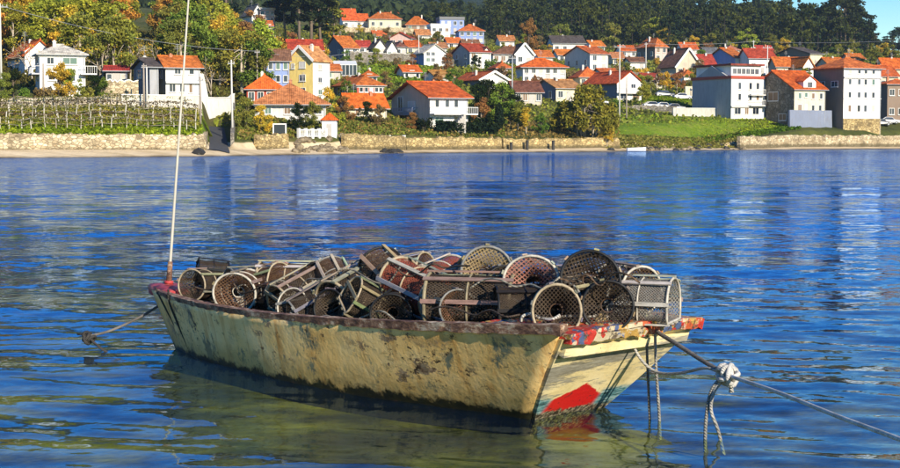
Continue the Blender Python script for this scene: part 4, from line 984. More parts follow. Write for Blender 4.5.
a4b = H_('grey gabled house end with one window left of the orange hipped roof', 124, 150, 158, 98, 67, 59, 30, 'gx', 'grey', side='slate', rc='dark', wins=[('s',134,73,6,7)], chimney=1)
# --- far top left
H_('far white house with grey roof on the wooded hill top', 238, 252, 263, 26, 14, 5, 25, 'gy', 'white', rc='grey', front=(2,2), chimney=0, D=440)
H_('far pinkish block beside the grey-roofed house on the wooded hill', 256, 260, 274, 24, 10, 8, 15, 'flat', 'pink', rc='pale', front=(3,2), chimney=0, D=430)
H_('far small house with orange roof just below the pinkish block', 257, 259, 272, 32, 26, 21, 12, 'gx', 'white', rc='orange', front=(2,1), chimney=0, D=415)
H_('far orange-roofed house peeping out of the trees beside the pole', 176, 178, 190, 20, 16, 10, 10, 'gx', 'beige', rc='orange', front=(2,1), chimney=0, D=400)
# --- yellow block and its neighbours
y1 = H_('tall narrow building with yellow gabled front and white right wall', 287, 313, 328, 100, 60, 47, -32, 'gy', 'yellow', side='white', rc='tan', wins=[('f',302,65,6,6),('f',302,78,6,6),('f',292,66,3,5),('f',302,91,6,6),('s',319,67,3,5),('s',319,80,3,5),('s',319,92,3,5)], chimney=1); gable_trim(y1)
H_('brown-roofed house with walls painted blue as shade left of the yellow building', 265, 267, 289, 98, 61, 50, 8, 'gx', 'blue', rc='brown', depth=9, front=(3,3), chimney=0)
H_('white house with flat red roof behind the yellow building', 287, 289, 322, 70, 50, 40, 10, 'gx', 'white', rc='red', depth=8, front=(4,2), D=330)
rb = H_('red-walled house with bright orange hipped roof behind the tan one', 245, 247, 283, 122, 89, 74, 8, 'hip', 'red', rc='bright', depth=9, front=(4,2), D=246)
b4 = H_('wide pale house with tan hipped roof nearest the shore by the slipway', 252, 255, 325, 130, 104, 82, 6, 'hip', 'pale', rc='tan', depth=12, trim='white', wins=[('f',268,111,5,6),('f',287,111,5,6),('f',305,111,5,6),('f',318,111,5,6),('f',262,122,5,6),('f',280,122,6,8),('f',300,122,6,6)], over=.8, D=228)
mb = MB(); mb.box(-.9, .9, -.1, .1, -.5, .5); q = mb.obj('roof_window', M['glass'], b4.root, loc=(b4.W*.46, 3.2, b4.H + 2.05), rot=(R(-50),0,0))
# --- centre near
c1 = H_('house with red and white front under an orange hipped roof', 330, 357, 383, 100, 85, 75, 38, 'hip', 'red', side='brown', rc='orange', wins=[('f',361,89,3,6),('f',366,89,3,6),('f',371,89,3,6),('f',376,89,3,6),('f',380,89,3,6),('s',338,90,6,7),('s',350,90,5,7)], frame=(.8,.78,.74)); slabband(c1, c1.H*.82, .5, (.8,.78,.74)); slabband(c1, c1.H*.18, .4, (.8,.78,.74))
c2 = H_('low cream house with steep bright orange roof beside the big corner house', 337, 349, 386, 118, 107, 95, 22, 'gx', 'cream', rc='bright', wins=[('f',357,112,4,6),('f',366,112,4,6),('f',378,112,4,6)])
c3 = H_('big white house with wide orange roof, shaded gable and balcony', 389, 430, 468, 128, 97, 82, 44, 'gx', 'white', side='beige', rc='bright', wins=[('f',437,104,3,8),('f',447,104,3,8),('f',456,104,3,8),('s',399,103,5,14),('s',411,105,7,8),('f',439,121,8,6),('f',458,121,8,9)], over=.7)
balcony(c3,'f',0,c3.W+1.0,c3.H*.46,1.5); balcony(c3,'s',c3.Dp*.2,c3.Dp*.7,c3.H*.46,1.0,(.25,.27,.36))
st = MB()
for k in range(9): st.box(-3.0+k*.32, -3.0+(k+1)*.32+.05, -2.6, -1.7, -.3, .25+k*.30)
st.obj('stair', M['concrete'], c3.root, loc=(c3.W*.75,0,-.6))
# --- centre upper
H_('white house with left wall painted dark as shade and orange roof at the hill road', 322, 344, 358, 62, 48, 36, 48, 'gx', 'white', side='slate', rc='orange', front=(2,2), sidew=(2,2))
H_('far white house with orange roof at the left end of the upper row', 340, 343, 356, 30, 20, 9, 12, 'gx', 'white', rc='bright', front=(2,1), sidew=None)
H_('far small orange-roofed house second in the upper row', 354, 356, 368, 29, 21, 14, 10, 'gx', 'white', rc='bright', front=(2,1))
H_('far long cream building with orange roof in the upper row', 366, 369, 401, 30, 19, 12, 10, 'hip', 'cream', rc='orange', front=(4,1), chimney=2)
H_('far pale house with red roof behind the long cream building', 384, 386, 407, 24, 16, 12, 10, 'hip', 'pink', rc='orange', front=(3,1), D=700)
H_('far low house with broad orange roof right of the cream building', 404, 406, 430, 30, 25, 16, 10, 'hip', 'brown', rc='orange', front=(3,1))
H_('house with brown-red roof and white end above the stone wall', 390, 410, 414, 48, 38, 33, 75, 'gx', 'white', side='pink', rc='red', sidew=(3,1))
H_('small grey-fronted gabled house left in the white cluster', 368, 374, 386, 60, 48, 40, 25, 'gy', 'pale', rc='dark', front=(2,2))
H_('small white gabled house in the middle of the white cluster', 382, 387, 397, 60, 50, 42, 25, 'gy', 'white', rc='grey', front=(2,1), chimney=0)
H_('small white house right in the cluster above the stone wall', 394, 397, 406, 58, 47, 42, 20, 'hip', 'white', rc='brown', front=(2,1), chimney=0)
gh = H_('white gable-fronted house with four small windows and side painted blue as shade', 413, 424, 446, 68, 53, 45, 24, 'gy', 'white', side='blue', rc='pale', wins=[('f',428,54,3,3),('f',433,54,3,3),('f',428,60,3,3),('f',433,60,3,3)], chimney=0)
H_('white flat-roofed block with slab edge below the shade-blue block', 427, 431, 450, 40, 27, 24, 14, 'flat', 'white', rc=(.8,.78,.74), front=(3,2), chimney=0)
H_('flat-roofed block with walls painted blue as shade near the top of the town', 437, 440, 464, 34, 20, 17, 10, 'flat', 'blue', rc='grey', front=(4,2), chimney=0)
H_('orange-hipped house with walls painted blue as shade below the dark wood', 457, 459, 484, 44, 31, 24, 8, 'hip', 'blue', rc='orange', front=(4,2), chimney=2)
dd = H_('grey house with orange roof and white stepped gables', 453, 470, 490, 69, 52, 44, 40, 'gx', 'white', side='grey', rc='red', front=(3,2), sidew=(2,2))
H_('white gable-ended annex right of the white stepped-gable house', 476, 482, 491, 69, 53, 48, 30, 'gy', 'white', rc='brown', front=(1,2), chimney=0)
H_('long house with dark windows and brown roof with small white gable', 490, 493, 534, 64, 54, 46, 10, 'hip', 'pale', rc='brown', front=(6,1), wins=[], chimney=1)
g2 = H_('white gabled front wing of the long brown-roofed house', 513, 516, 533, 66, 54, 44, 12, 'gy', 'white', rc='brown', front=(2,1), chimney=0); gable_trim(g2)
H_('white house with flat bright red-orange roof and grey left wall', 520, 523, 566, 84, 67, 58, 10, 'hip', 'white', rc='bright', front=(6,2), over=.7, chimney=1)
wg = H_('house with orange roof and white-trimmed gable above the dark trees', 454, 480, 508, 90, 80, 72, 40, 'gy', 'white', side='slate', rc='orange', front=(2,1)); gable_trim(wg)
H_('brown-roofed low house behind the utility pole and dark trees', 512, 515, 542, 104, 92, 82, 10, 'gx', 'beige', rc='brown', front=(4,1))
H_('cream house with left wall darkened as shade and tan roof beside the pole', 536, 556, 583, 102, 88, 80, 40, 'gx', 'cream', side='slate', rc='tan', front=(3,1), sidew=(2,1))
# --- right upper
e1 = H_('dark-roofed house with white gable end below the dark wood', 551, 553, 585, 55, 43, 36, 10, 'gx', 'pale', rc='dark', front=(4,1))
e2 = H_('white house with orange roof and tall white right gable', 568, 590, 609, 72, 54, 46, 45, 'gx', 'white', side='pale', rc='orange', front=(2,2), sidew=(3,1))
H_('small house with low orange roof in front of the tall white gable', 577, 580, 601, 88, 77, 67, 12, 'hip', 'cream', rc='orange', front=(3,1), D=355)
e5 = H_('white house with red roof and cream gable facing the water', 588, 617, 644, 101, 83, 72, 42, 'gy', 'white', side='slate', rc='bright', wins=[('f',623,86,4,4),('f',634,86,4,4),('f',624,96,7,6),('f',637,96,7,6)]); balcony(e5,'f',0,e5.W,e5.H*.45)
H_('brown-walled house with orange hipped roof at the edge of the wood', 640, 655, 668, 62, 47, 38, 38, 'hip', 'pink', side='brown', rc='orange', front=(2,2), sidew=(3,1), chimney=2)
f1 = H_('house with dark roof and white-trimmed gable facing the bay', 663, 676, 702, 78, 66, 49, 20, 'gy', 'beige', rc='brown', front=(3,1)); gable_trim(f1)
H_('low brown-roofed house right of the white-trimmed gable', 698, 700, 716, 76, 65, 55, 10, 'gx', 'beige', rc='red', front=(3,1))
H_('house with left wall painted blue as shade, orange roof and white right gable', 713, 735, 747, 74, 58, 48, 52, 'gx', 'white', side='blue', rc='orange', front=(1,2), sidew=(3,1))
H_('red-roofed house behind the large white block', 746, 749, 776, 76, 58, 49, 10, 'gx', 'white', rc='red', front=(3,1), chimney=2)
H_('broad low orange-roofed house behind the stone house', 772, 776, 812, 80, 66, 58, 12, 'gx', 'beige', rc='orange', front=(4,1), chimney=1)
H_('white gabled house wedged behind the stone house roof', 800, 803, 814, 82, 66, 58, 20, 'gy', 'white', rc='orange', front=(1,2), chimney=0)
H_('brown-roofed house with cream right gable high above the quay', 783, 810, 824, 68, 54, 47, 55, 'gx', 'cream', side='brown', rc='dark', front=(1,1), sidew=(3,1), chimney=0)
H_('small cream hut with tan roof left of the pole on the right slope', 611, 613, 624, 66, 58, 53, 10, 'gx', 'cream', rc='tan', depth=5, front=(2,1), chimney=0)
H_('low white outbuilding right of the small cream hut', 628, 630, 646, 70, 62, 58, 14, 'gx', 'white', rc='brown', depth=5, front=(2,1), chimney=0)
H_('small white house with orange roof above the white-trimmed dark gable', 680, 682, 698, 56, 49, 43, 12, 'gx', 'white', rc='orange', depth=6, front=(2,1))
H_('pale cottage with grey roof beside the orange roof with shade-blue wall', 704, 706, 720, 60, 53, 48, 12, 'gx', 'pale', rc='grey', depth=6, front=(2,1), chimney=0)
H_('white cottage with tan roof left of the solitary rust-gold tree', 498, 500, 515, 48, 41, 36, 12, 'gx', 'white', rc='tan', depth=6, front=(2,1), D=520)
H_('white house with orange roof between the gabled long house and the dark roof', 536, 539, 553, 66, 57, 51, 14, 'gx', 'white', rc='orange', depth=7, front=(2,1))
H_('small white house with brown roof under the shade-blue house', 462, 464, 480, 54, 46, 40, 14, 'gx', 'white', rc='brown', depth=6, front=(2,1), D=470)
H_('white cottage with orange roof right of the white flat-roofed block', 446, 448, 461, 50, 43, 38, 12, 'gx', 'white', rc='orange', depth=6, front=(2,1), D=480)
H_('cream house with orange roof above the terrace wall, right of the cluster', 405, 407, 420, 56, 47, 41, 12, 'gx', 'cream', rc='orange', depth=7, front=(2,1), D=440)
H_('white house with red roof left of the white cluster', 357, 359, 371, 56, 47, 41, 14, 'gx', 'white', rc='red', depth=7, front=(2,1), D=440)
H_('far white cottage with orange roof between the two upper orange houses', 372, 374, 386, 42, 36, 31, 12, 'gx', 'white', rc='orange', depth=6, front=(2,1), D=520)
H_('far pale house with tan roof right end of the upper orange row', 415, 417, 430, 42, 35, 30, 12, 'gx', 'pale', rc='tan', depth=6, front=(2,1), D=530)
H_('white house with tan roof behind the white gable-fronted house', 430, 432, 447, 56, 48, 43, 12, 'gx', 'white', rc='tan', depth=7, front=(2,1), D=455)
H_('low cream house with orange roof behind the tall yellow building', 324, 326, 340, 80, 71, 65, 12, 'gx', 'cream', rc='orange', depth=7, front=(2,1), D=335)
H_('white house with orange roof above the bright red-orange flat roof', 556, 558, 574, 62, 55, 50, 12, 'gx', 'white', rc='orange', depth=6, front=(2,1), D=450)
H_('low beige house with orange roof behind the tall white quay house', 826, 828, 846, 72, 64, 58, 12, 'gx', 'beige', rc='orange', depth=7, front=(3,1), D=430)
H_('white cottage with red roof above the brown roof with cream gable', 756, 758, 774, 58, 51, 46, 12, 'gx', 'white', rc='red', depth=6, front=(2,1), D=520)
for k_, (lab_, x_, w_, yb_, h_, r_, wl_, rc_) in enumerate((
 ('cream cottage with orange roof below the terrace wall, left end', 362, 15, 84, 8, 6, 'cream', 'orange'),
 ('white cottage with bright roof in the green terraces below the wall', 404, 16, 80, 8, 6, 'white', 'bright'),
 ('white house with tan roof left of the white-trimmed orange gable', 436, 17, 86, 9, 6, 'white', 'tan'),
 ('pale house with orange roof between two poles above the dark trees', 497, 14, 76, 8, 6, 'pale', 'orange'),
 ('white house with orange roof under the tall white right gable', 604, 17, 84, 9, 6, 'white', 'orange'),
 ('cream house with red roof on the slope above the parked cars', 646, 17, 88, 8, 6, 'cream', 'red'),
 ('white house with orange roof in the copse beside the large block', 684, 15, 84, 8, 6, 'white', 'orange'),
 ('white cottage with bright roof left of the brown-walled orange hip', 622, 14, 58, 7, 5, 'white', 'bright'),
 ('far white cottage with orange roof just under the dark wood', 592, 13, 52, 6, 5, 'white', 'orange'),
 ('far cream cottage with tan roof under the wood, right of centre', 726, 14, 56, 6, 5, 'cream', 'tan'),
 ('white house with orange roof above the stone house ridge', 792, 14, 62, 7, 5, 'white', 'orange'),
 ('pale house with orange roof up the slope beyond the tall quay house', 850, 15, 66, 7, 5, 'pale', 'orange'))):
    H_(lab_, x_ - 2, x_, x_ + w_, yb_, yb_ - h_, yb_ - h_ - r_, 8 + (k_ * 7) % 15, 'hip' if k_ % 3 == 0 else 'gx', wl_, rc=rc_, depth=7, front=(3, 1))
# --- right waterfront
f4 = H_('large white four-storey block with windowless left wall painted grey as shade', 701, 731, 768, 120, 79, 76, 36, 'flat', 'white', side='grey', rc=(.38,.07,.04), wins=[('f',740,86,3,6),('f',752,86,3,6),('f',760,86,3,6),('f',740,97,3,6),('f',752,97,3,6),('f',760,97,3,6),('f',738,110,6,8),('f',748,110,4,8),('f',758,110,6,8)], cat='apartment block', name='apartment_block', chimney=0)
mb = MB(); Wd, Dp = f4.W, f4.Dp; mb.box(.6, Wd-.3, .9, Dp-.5, f4.H+.2, f4.H + 2.6); at_ = mb.obj('attic', M['wall'], f4.root, col=WC['white'])
mb = MB(); mb.box(.1, Wd+.2, .3, Dp, f4.H+2.6, f4.H+2.95); mb.obj('attic_roof', M['roof'], at_, col=(.30,.07,.045))
for k in range(6):
    fm, pm, sm = win_mesh(.8, 1.0, None); o = link('window', fm, f4.root, (1.4+k*(Wd-2.2)/5.5, .9, f4.H+1.5), col=(.72,.7,.66)); link('pane', pm, o)
for k in (.36, .62): balcony(f4,'f',f4.W*.5,f4.W*.94,f4.H*k,1.0)
slabband(f4, f4.H*.30, .3, (.55,.5,.46), .35)
mb = MB(); mb.add([(-.06,.2,f4.H),( -.06,Dp-.2,f4.H),(-.06,Dp*.5,f4.H+2.7),(.4,.2,f4.H),(.4,Dp-.2,f4.H),(.4,Dp*.5,f4.H+2.7)],[(0,2,1),(3,4,5),(0,3,5,2),(1,2,5,4),(0,1,4,3)]); mb.obj('side_gable', M['wall'], f4.root, col=WC['grey'])  # gable repeats the grey painted on the left wall as shade
f5 = H_('stone-sided house with cream front, bright red-orange roof and white dormer', 763, 794, 829, 127, 89, 71, 40, 'gx', 'cream', rc='bright', wins=[('f',800,96,3,5),('f',807,95,3,4),('f',815,96,3,5),('f',824,96,3,5),('f',800,109,4,8),('f',807,108,3,6),('f',815,109,3,7),('f',823,109,3,7),('s',779,96,7,8),('s',770,110,5,5),('s',786,117,5,6)], chimney=2, cat='house')
mb = MB(); mb.add([(-.05,-.0,-4),(-.05,f5.Dp,-4),(-.05,f5.Dp,f5.H),(-.05,f5.Dp/2,f5.H+f5.R-.08),(-.05,0,f5.H),(0,0,-4),(0,f5.Dp,-4),(0,f5.Dp,f5.H),(0,f5.Dp/2,f5.H+f5.R-.08),(0,0,f5.H)],[(0,4,3,2,1),(0,5,9,4),(4,9,8,3),(3,8,7,2),(2,7,6,1)]); mb.obj('stone_facing', M['granite_wall'], f5.root)
dormer(f5, f5.W*.5, f5.H*.98, 3.0, 4.5, 1.7, 1.0, rc='bright', y0=.1)
f6 = H_('tall white house with brown left wall and orange hipped roof by the quay', 822, 843, 886, 130, 68, 57, 27, 'hip', 'white', side='brown', rc='orange', wins=[('f',x,y,3.2,h_) for y,h_ in ((71.5,4),(82,5),(95,5),(108.5,6)) for x in (850,860.5,868,877)]+[('s',828,84,4,5),('s',837,84,4,5),('s',828,98,4,5)], trim='white', chimney=1, over=.6)
slabband(f6, f6.H*.83, .3, (.6,.55,.5), .3); slabband(f6, f6.H*.50, .12, (.6,.58,.55), .12, 'cable')
mb = MB(); mb.box(f6.x0-.0, f6.x1+.04, -.08, -.004, -3, 2.2); mb.obj('stone_base', M['stone_yellow'], f6.root)
H_('orange-roofed house right behind the tall white quay house', 878, 880, 899, 92, 76, 66, 12, 'gx', 'beige', rc='orange', front=(3,1), chimney=1)
H_('brown house with orange roof at the right edge above the quay', 884, 887, 925, 122, 84, 79, 12, 'hip', 'brown', rc='orange', front=(4,2), chimney=1)
H_('orange-roofed house high at the right edge below the far trees', 880, 884, 908, 82, 68, 59, 12, 'gx', 'beige', rc='orange', front=(3,1), chimney=1)
H_('small white house with low orange roof on the quay', 833, 836, 861, 131, 124, 118, 12, 'hip', 'white', rc='bright', depth=5, front=(3,1), chimney=0, D=317)

# ------------------------------------------------------------------ walls, fences, poles, cars
def wall_run(name, label, pts, h, th, mat, cap=None, cat='wall', dz=-1.0, slope=0, group=None, col=None, zadd=0):
    """pts: list of (px, D); the wall follows the ground"""
    P_ = []
    for (p0, d0), (p1, d1) in zip(pts[:-1], pts[1:]):
        nk_ = max(8, int(abs(p1 - p0) / 2.2))
        for k in range(nk_): P_.append((p0 + (p1 - p0) * k / nk_, d0 + (d1 - d0) * k / nk_))
    P_.append(pts[-1]); W_ = [on(p, d) for p, d in P_]; zb = sorted(w.z for w in W_)[len(W_) // 2] + zadd
    rt = empty(name, W_[0]); o0 = W_[0]; r = np.random.default_rng(int(pts[0][0] + 500)); mb = MB(); hs_ = h if isinstance(h, (list, tuple)) else None
    n_ = len(W_)
    for i, w in enumerate(W_):
        t = W_[min(i + 1, n_ - 1)] - W_[max(i - 1, 0)]; t.z = 0; t.normalize(); nn = Vector((t.y, -t.x, 0)); top = (h if hs_ is None else hs_[0] + (hs_[1] - hs_[0]) * i / (n_ - 1)) + r.normal(0, .11 if mat in (M['stone_cream'], M['stone_yellow'], M['stone_grey']) else .0)
        z0 = min(w.z, zb) + dz; z1 = (zb if not slope else w.z) + top; j = r.normal(0, .04)
        for p in (w + nn * (th / 2 + .12 + j), w + nn * (th / 2 + j), w - nn * th / 2, w - nn * th / 2): pass
        a = w + nn * (th / 2 + .15); b = w + nn * th / 2; c_ = w - nn * th / 2
        mb.v += [(a.x - o0.x, a.y - o0.y, z0 - o0.z), (b.x - o0.x, b.y - o0.y, z1 - o0.z), (c_.x - o0.x, c_.y - o0.y, z1 - o0.z), (c_.x - o0.x, c_.y - o0.y, z0 - o0.z)]
    for i in range(n_ - 1):
        for j in range(4): mb.f.append((i * 4 + j, i * 4 + 4 + j, i * 4 + 4 + (j + 1) % 4, i * 4 + (j + 1) % 4))
    mb.f += [(0, 1, 2, 3), tuple((n_ - 1) * 4 + j for j in (3, 2, 1, 0))]; mb.m = [0] * len(mb.f)
    mb.obj('masonry', mat, rt, col=col or (.7, .66, .58))
    if cap:
        m2 = MB()
        for i in range(n_ - 1):
            a = Vector(mb.v[i * 4 + 1]).lerp(Vector(mb.v[i * 4 + 2]), .5); b = Vector(mb.v[i * 4 + 5]).lerp(Vector(mb.v[i * 4 + 6]), .5); m2.bar(a + Vector((0, 0, .07)), b + Vector((0, 0, .07)), th + .14, .12)
        m2.obj('coping', M['trim'], rt, col=cap)
    tag(rt, label, cat, group, 'thing'); return rt
CW = (.78, .74, .64)
wall_run('sea_wall', 'long cream rubble sea wall below the vineyard', [(-120, 172.6), (0, 180.6), (120, 187.6), (203, 194.6)], 1.75, .5, M['stone_cream'], slope=1)
wall_run('retaining_wall', 'beige block retaining wall under the low red-roofed shed', [(104, 211), (139, 213)], 2.6, .5, M['stone_cream'], cap=CW)
wall_run('garden_wall', 'white garden wall with long top beam at the vineyard edge', [(122, 206), (202, 212)], 1.6, .35, M['wall'], cap=(.82, .8, .75), col=(.62, .58, .5))
wall_run('road_wall', 'white sloping retaining wall above the slipway road', [(196, 226), (214, 230), (234, 236)], (3.2, 2.2), .4, M['wall'], cap=(.8, .78, .72), col=(.76, .73, .66), slope=1)
wall_run('slipway_wall', 'low yellow stone wall with pier left of the rocks', [(256, 206.3), (287, 211.5)], 1.75, .6, M['stone_yellow'], slope=1)
wall_run('side_wall', 'cream wall end along the left side of the slipway', [(204.5, 195), (206, 203), (207, 212)], .9, .4, M['stone_cream'], slope=1)
wall_run('side_wall', 'dark stone wall along the right side of the slipway', [(232.5, 202.5), (233.5, 214), (234, 230)], 1.5, .4, M['stone_grey'], slope=1)
wall_run('sea_wall', 'yellow stone sea wall under the white balustrade', [(343, 220.5), (372, 225.5), (404, 231)], 2.0, .6, M['stone_yellow'], slope=1)
wall_run('sea_wall', 'low yellow stone wall in front of the dark hedge', [(405, 231.2), (450, 237.6), (500, 244.2)], 1.7, .6, M['stone_yellow'], slope=1)
wall_run('sea_wall', 'uneven yellow stone wall under the big willow', [(502, 244.6), (560, 252), (618, 260)], 1.5, .6, M['stone_yellow'], slope=1)
wall_run('sea_wall', 'pale quay wall along the right-hand waterfront', [(738, 284.5), (770, 292), (800, 299.2), (860, 309.2), (920, 319.2), (1000, 330)], 2.1, .6, M['stone_cream'], slope=1)
wall_run('terrace_wall', 'long grey stone terrace wall across the upper slope', [(350, 392), (418, 404)], 2.2, .5, M['stone_grey'], cap=(.55, .52, .46))
wall_run('garden_wall', 'plastered wall painted blue-grey as shade beside the stone house', [(788, 305), (830, 312)], 3.2, .4, M['wall'], col=(.22, .25, .33))  # dark blue-grey colour stands in for shade on the wall
wall_run('garden_wall', 'pale plastered wall with gate posts above the green bank', [(672, 312), (720, 316), (735, 318)], 1.6, .3, M['wall'], cap=(.7, .68, .62), col=(.52, .5, .45))
wall_run('road_wall', 'low dark kerb wall beside the parked cars', [(612, 318), (650, 318), (676, 316)], .8, .3, M['stone_grey'])
wall_run('garden_wall', 'short cream wall at the field below the brown-roofed gable', [(684, 350), (702, 352)], 2.6, .4, M['wall'], col=(.72, .6, .42))

def balustrade(label, p0, p1, h, z_off, nb):
    A_ = on(p0[0], p0[1]); B_ = on(p1[0], p1[1]); zb = max(A_.z, B_.z) + z_off; A_.z = B_.z = zb; d = B_ - A_; L = d.length; rt = empty('balustrade', A_, atan2(d.y, d.x))
    mb = MB(); mb.box(0, L, -.14, .14, h - .16, h); mb.obj('top_rail', M['trim'], rt, col=(.80, .78, .72)); mb = MB(); mb.box(0, L, -.14, .14, 0, .14); mb.obj('bottom_rail', M['trim'], rt, col=(.78, .75, .68))
    mb = MB(); mb.tube([(0, 0, .14), (0, 0, h * .3), (0, 0, h * .55), (0, 0, h - .16)], [.06, .10, .05, .07], 7); bm_ = mb.mesh('baluster', M['trim'], True)
    for k in range(nb): link('baluster', bm_, rt, ((k + .5) * L / nb, 0, 0), col=(.78, .76, .70))
    mb = MB(); mb.box(-.18, .18, -.18, .18, -1.5, h + .15); pm_ = mb.mesh('pillar', M['trim'])
    for k in range(5): link('pillar', pm_, rt, (k * L / 4, 0, 0), col=(.78, .75, .68))
    tag(rt, label, 'balustrade')
balustrade('white balustrade on the yellow sea wall before the big white house', (343, 222), (404, 232.4), .95, -.45, 34)
balustrade('short white balustrade above the rocks by the little shrine', (299, 215.5), (326, 219.8), 1.0, .1, 16)

def utility_pole(px, D, h, mat, label, arm=1.6, lean=0):
    b = on(px, D); rt = empty('utility_pole', b); mb = MB(); mb.tube([(0, 0, -.8), (lean * .5, 0, h * .5), (lean, 0, h)], [.16, .13, .09], 8); mb.obj('post', mat, rt, True)
    if arm:
        mb = MB(); mb.box(lean - arm / 2, lean + arm / 2, -.06, .06, h - .55, h - .43); ar = mb.obj('cross_arm', M['metal_grey'], rt)
        for x in (-arm / 2 + .12, 0.35, arm / 2 - .12):
            mb = MB(); mb.tube([(lean + x, 0, h - .43), (lean + x, 0, h - .33), (lean + x, 0, h - .2)], [.03, .07, .05], 6); mb.obj('insulator', M['trim'], ar, True, col=(.5, .45, .4))
    tag(rt, label, 'utility pole', 'utility poles in the village'); return Vector((b.x + lean, b.y, b.z + h - .3))
up1 = utility_pole(3, 210, 12.2, M['pole_concrete'], 'pole with wide double crossarm at the left edge of the photo', 2.0)
utility_pole(145, 206, 5.9, M['wood_pole'], 'thin grey pole left of the pair before the orange hipped house', .6)
utility_pole(148, 207, 5.4, M['pole_concrete'], 'pale pole right of the pair before the orange hipped house', 0)
utility_pole(45, 205, 5.2, M['wood_pole'], 'dark thin pole before the pale hipped-roof house', 0)
utility_pole(201, 203, 6.0, M['wood_pole'], 'weathered pole at the right end of the vineyard', .8)
up2 = utility_pole(233, 208, 10.0, M['pole_concrete'], 'tall pale pole on the right side of the slipway', .9, -.1)
up2b = utility_pole(258, 262, 8.0, M['wood_pole'], 'wooden pole in front of the autumn wood', .9)
up3 = utility_pole(512, 300, 9.0, M['metal_grey'], 'pale lamp-like pole between the dark trees and brown roof', 1.6)
up4 = utility_pole(619, 292, 14.0, M['pole_concrete'], 'tallest pole with short crossarm above the green bank', 2.0)
utility_pole(626, 296, 8.0, M['wood_pole'], 'shorter pole standing beside the tallest one', 0)
up5 = utility_pole(766, 330, 13.5, M['pole_concrete'], 'pale pole rising behind the large white block', 2.0)
utility_pole(708, 345, 6.0, M['wood_pole'], 'thin pole by the cream garden wall', .6)
up6 = utility_pole(645, 420, 7.5, M['pole_concrete'], 'far pole below the wood between two orange roofs', .8)
up7 = utility_pole(752, 440, 7.5, M['pole_concrete'], 'far pole among the red roofs on the right slope', .8)
utility_pole(419, 385, 7.5, M['pole_concrete'], 'pale pole at the right end of the terrace wall', .5)
def wire(a, b, sag, label, off=0):
    pts = [a.lerp(b, k / 14) - Vector((0, 0, sag * 4 * (k / 14) * (1 - k / 14))) + Vector((off, 0, 0)) for k in range(15)]; o0 = pts[0].copy(); mb = MB(); mb.tube([p - o0 for p in pts], .03, 4)
    o = mb.obj('power_line', M['metal_grey'], loc=o0); tag(o, label, 'power line', 'power lines over the village')
wire(Vector((-90, 190, 18)), up1, .8, 'power line leaving the photo at the upper left')
wire(up1, up2b, 1.2, 'power line sagging in front of the autumn wood')
wire(up2b, at(352, 53, 300), .8, 'power line from the wooden pole to the yellow building')
wire(up4, up6, .8, 'power line from the tallest pole up to the far pole')
wire(up6, up7, .5, 'power line between the two far poles on the right')
wire(up7, at(905, 40, 420), .6, 'power line leaving at right above the roofs')

# cars
n = NT('car_paint'); M['car'] = n.set(n.objcol(), .25, spec=.5); n.b.inputs['Coat Weight'].default_value = .5
M['tyre'] = m_simple('tyre', (.015, .015, .016), .2, 8, .8)
def car_meshes():
    def ext(prof, w0, w1, mat, name):
        mb = MB(); k = len(prof); mb.v = [(x, -w0 if z < .85 else -w1, z) for x, z in prof] + [(x, w0 if z < .85 else w1, z) for x, z in prof]
        for i in range(k): j = (i + 1) % k; mb.f.append((i, j, k + j, k + i))
        mb.f += [tuple(range(k))[::-1], tuple(range(k, 2 * k))]; mb.m = [0] * len(mb.f); return mb.mesh(name, mat)
    body = ext([(-2.0, .28), (2.0, .28), (2.05, .55), (1.95, .78), (1.0, .90), (.45, 1.38), (-.9, 1.42), (-1.75, .95), (-2.0, .9), (-2.08, .55)], .84, .66, M['car'], 'body')
    mb = MB()
    for sg in (-1, 1):
        y0, y1 = sg * .835, sg * .70; mb.add([(.82, y0 * .99, .93), (.38, y1, 1.32), (-.85, y1, 1.35), (-1.5, y0 * .99, .97), (.82, y0 * .99 + sg * .02, .93), (.38, y1 + sg * .02, 1.32), (-.85, y1 + sg * .02, 1.35), (-1.5, y0 * .99 + sg * .02, .97)], [(4, 5, 6, 7), (7, 6, 5, 4), (0, 1, 5, 4), (1, 2, 6, 5), (2, 3, 7, 6), (3, 0, 4, 7)])
    mb.add([(1.0, -.6, .93), (1.0, .6, .93), (.5, .56, 1.36), (.5, -.56, 1.36)], [(0, 1, 2, 3)]); mb.add([(-1.74, -.6, .98), (-1.74, .6, .98), (-.97, .56, 1.40), (-.97, -.56, 1.40)], [(3, 2, 1, 0)])
    glass = mb.mesh('car_windows', M['glass'])
    mb = MB(); mb.tube([(0, -.1, 0), (0, .1, 0)], .31, 16); wheel = mb.mesh('wheel', M['tyre'])
    mb = MB(); mb.tube([(0, -.115, 0), (0, .115, 0)], .19, 12); rim = mb.mesh('rim', M['metal_grey'])
    mb = MB(); mb.box(-.04, .04, -.15, .15, -.07, .07); lamp = mb.mesh('headlight', M['trim']); return body, glass, wheel, rim, lamp
CM = car_meshes()
def car(px, D, rz, col, label):
    b = on(px, D, .02); rt = empty('parked_car', b, R(rz)); link('body', CM[0], rt, col=col); link('car_windows', CM[1], rt)
    for x in (-1.25, 1.25):
        for y in (-.76, .76): w_ = link('wheel', CM[2], rt, (x, y, .31)); link('rim', CM[3], w_)
    for y in (-.55, .55): link('headlight', CM[4], rt, (2.02, y, .64), col=(.8, .8, .78))
    tag(rt, label, 'car', 'cars parked in the village')
car(880, 322, 6, (.05, .055, .065), 'dark car parked on the quay beside the tall white house')
car(888, 326, 6, (.6, .6, .62), 'silver car parked at the right end of the quay')
car(866, 320, 8, (.45, .03, .03), 'red car parked on the quay by the small white house')
car(598, 316, 8, (.75, .75, .76), 'white car parked below the white house with red roof')
car(652, 322, 15, (.42, .43, .45), 'grey car left in the row above the green bank')
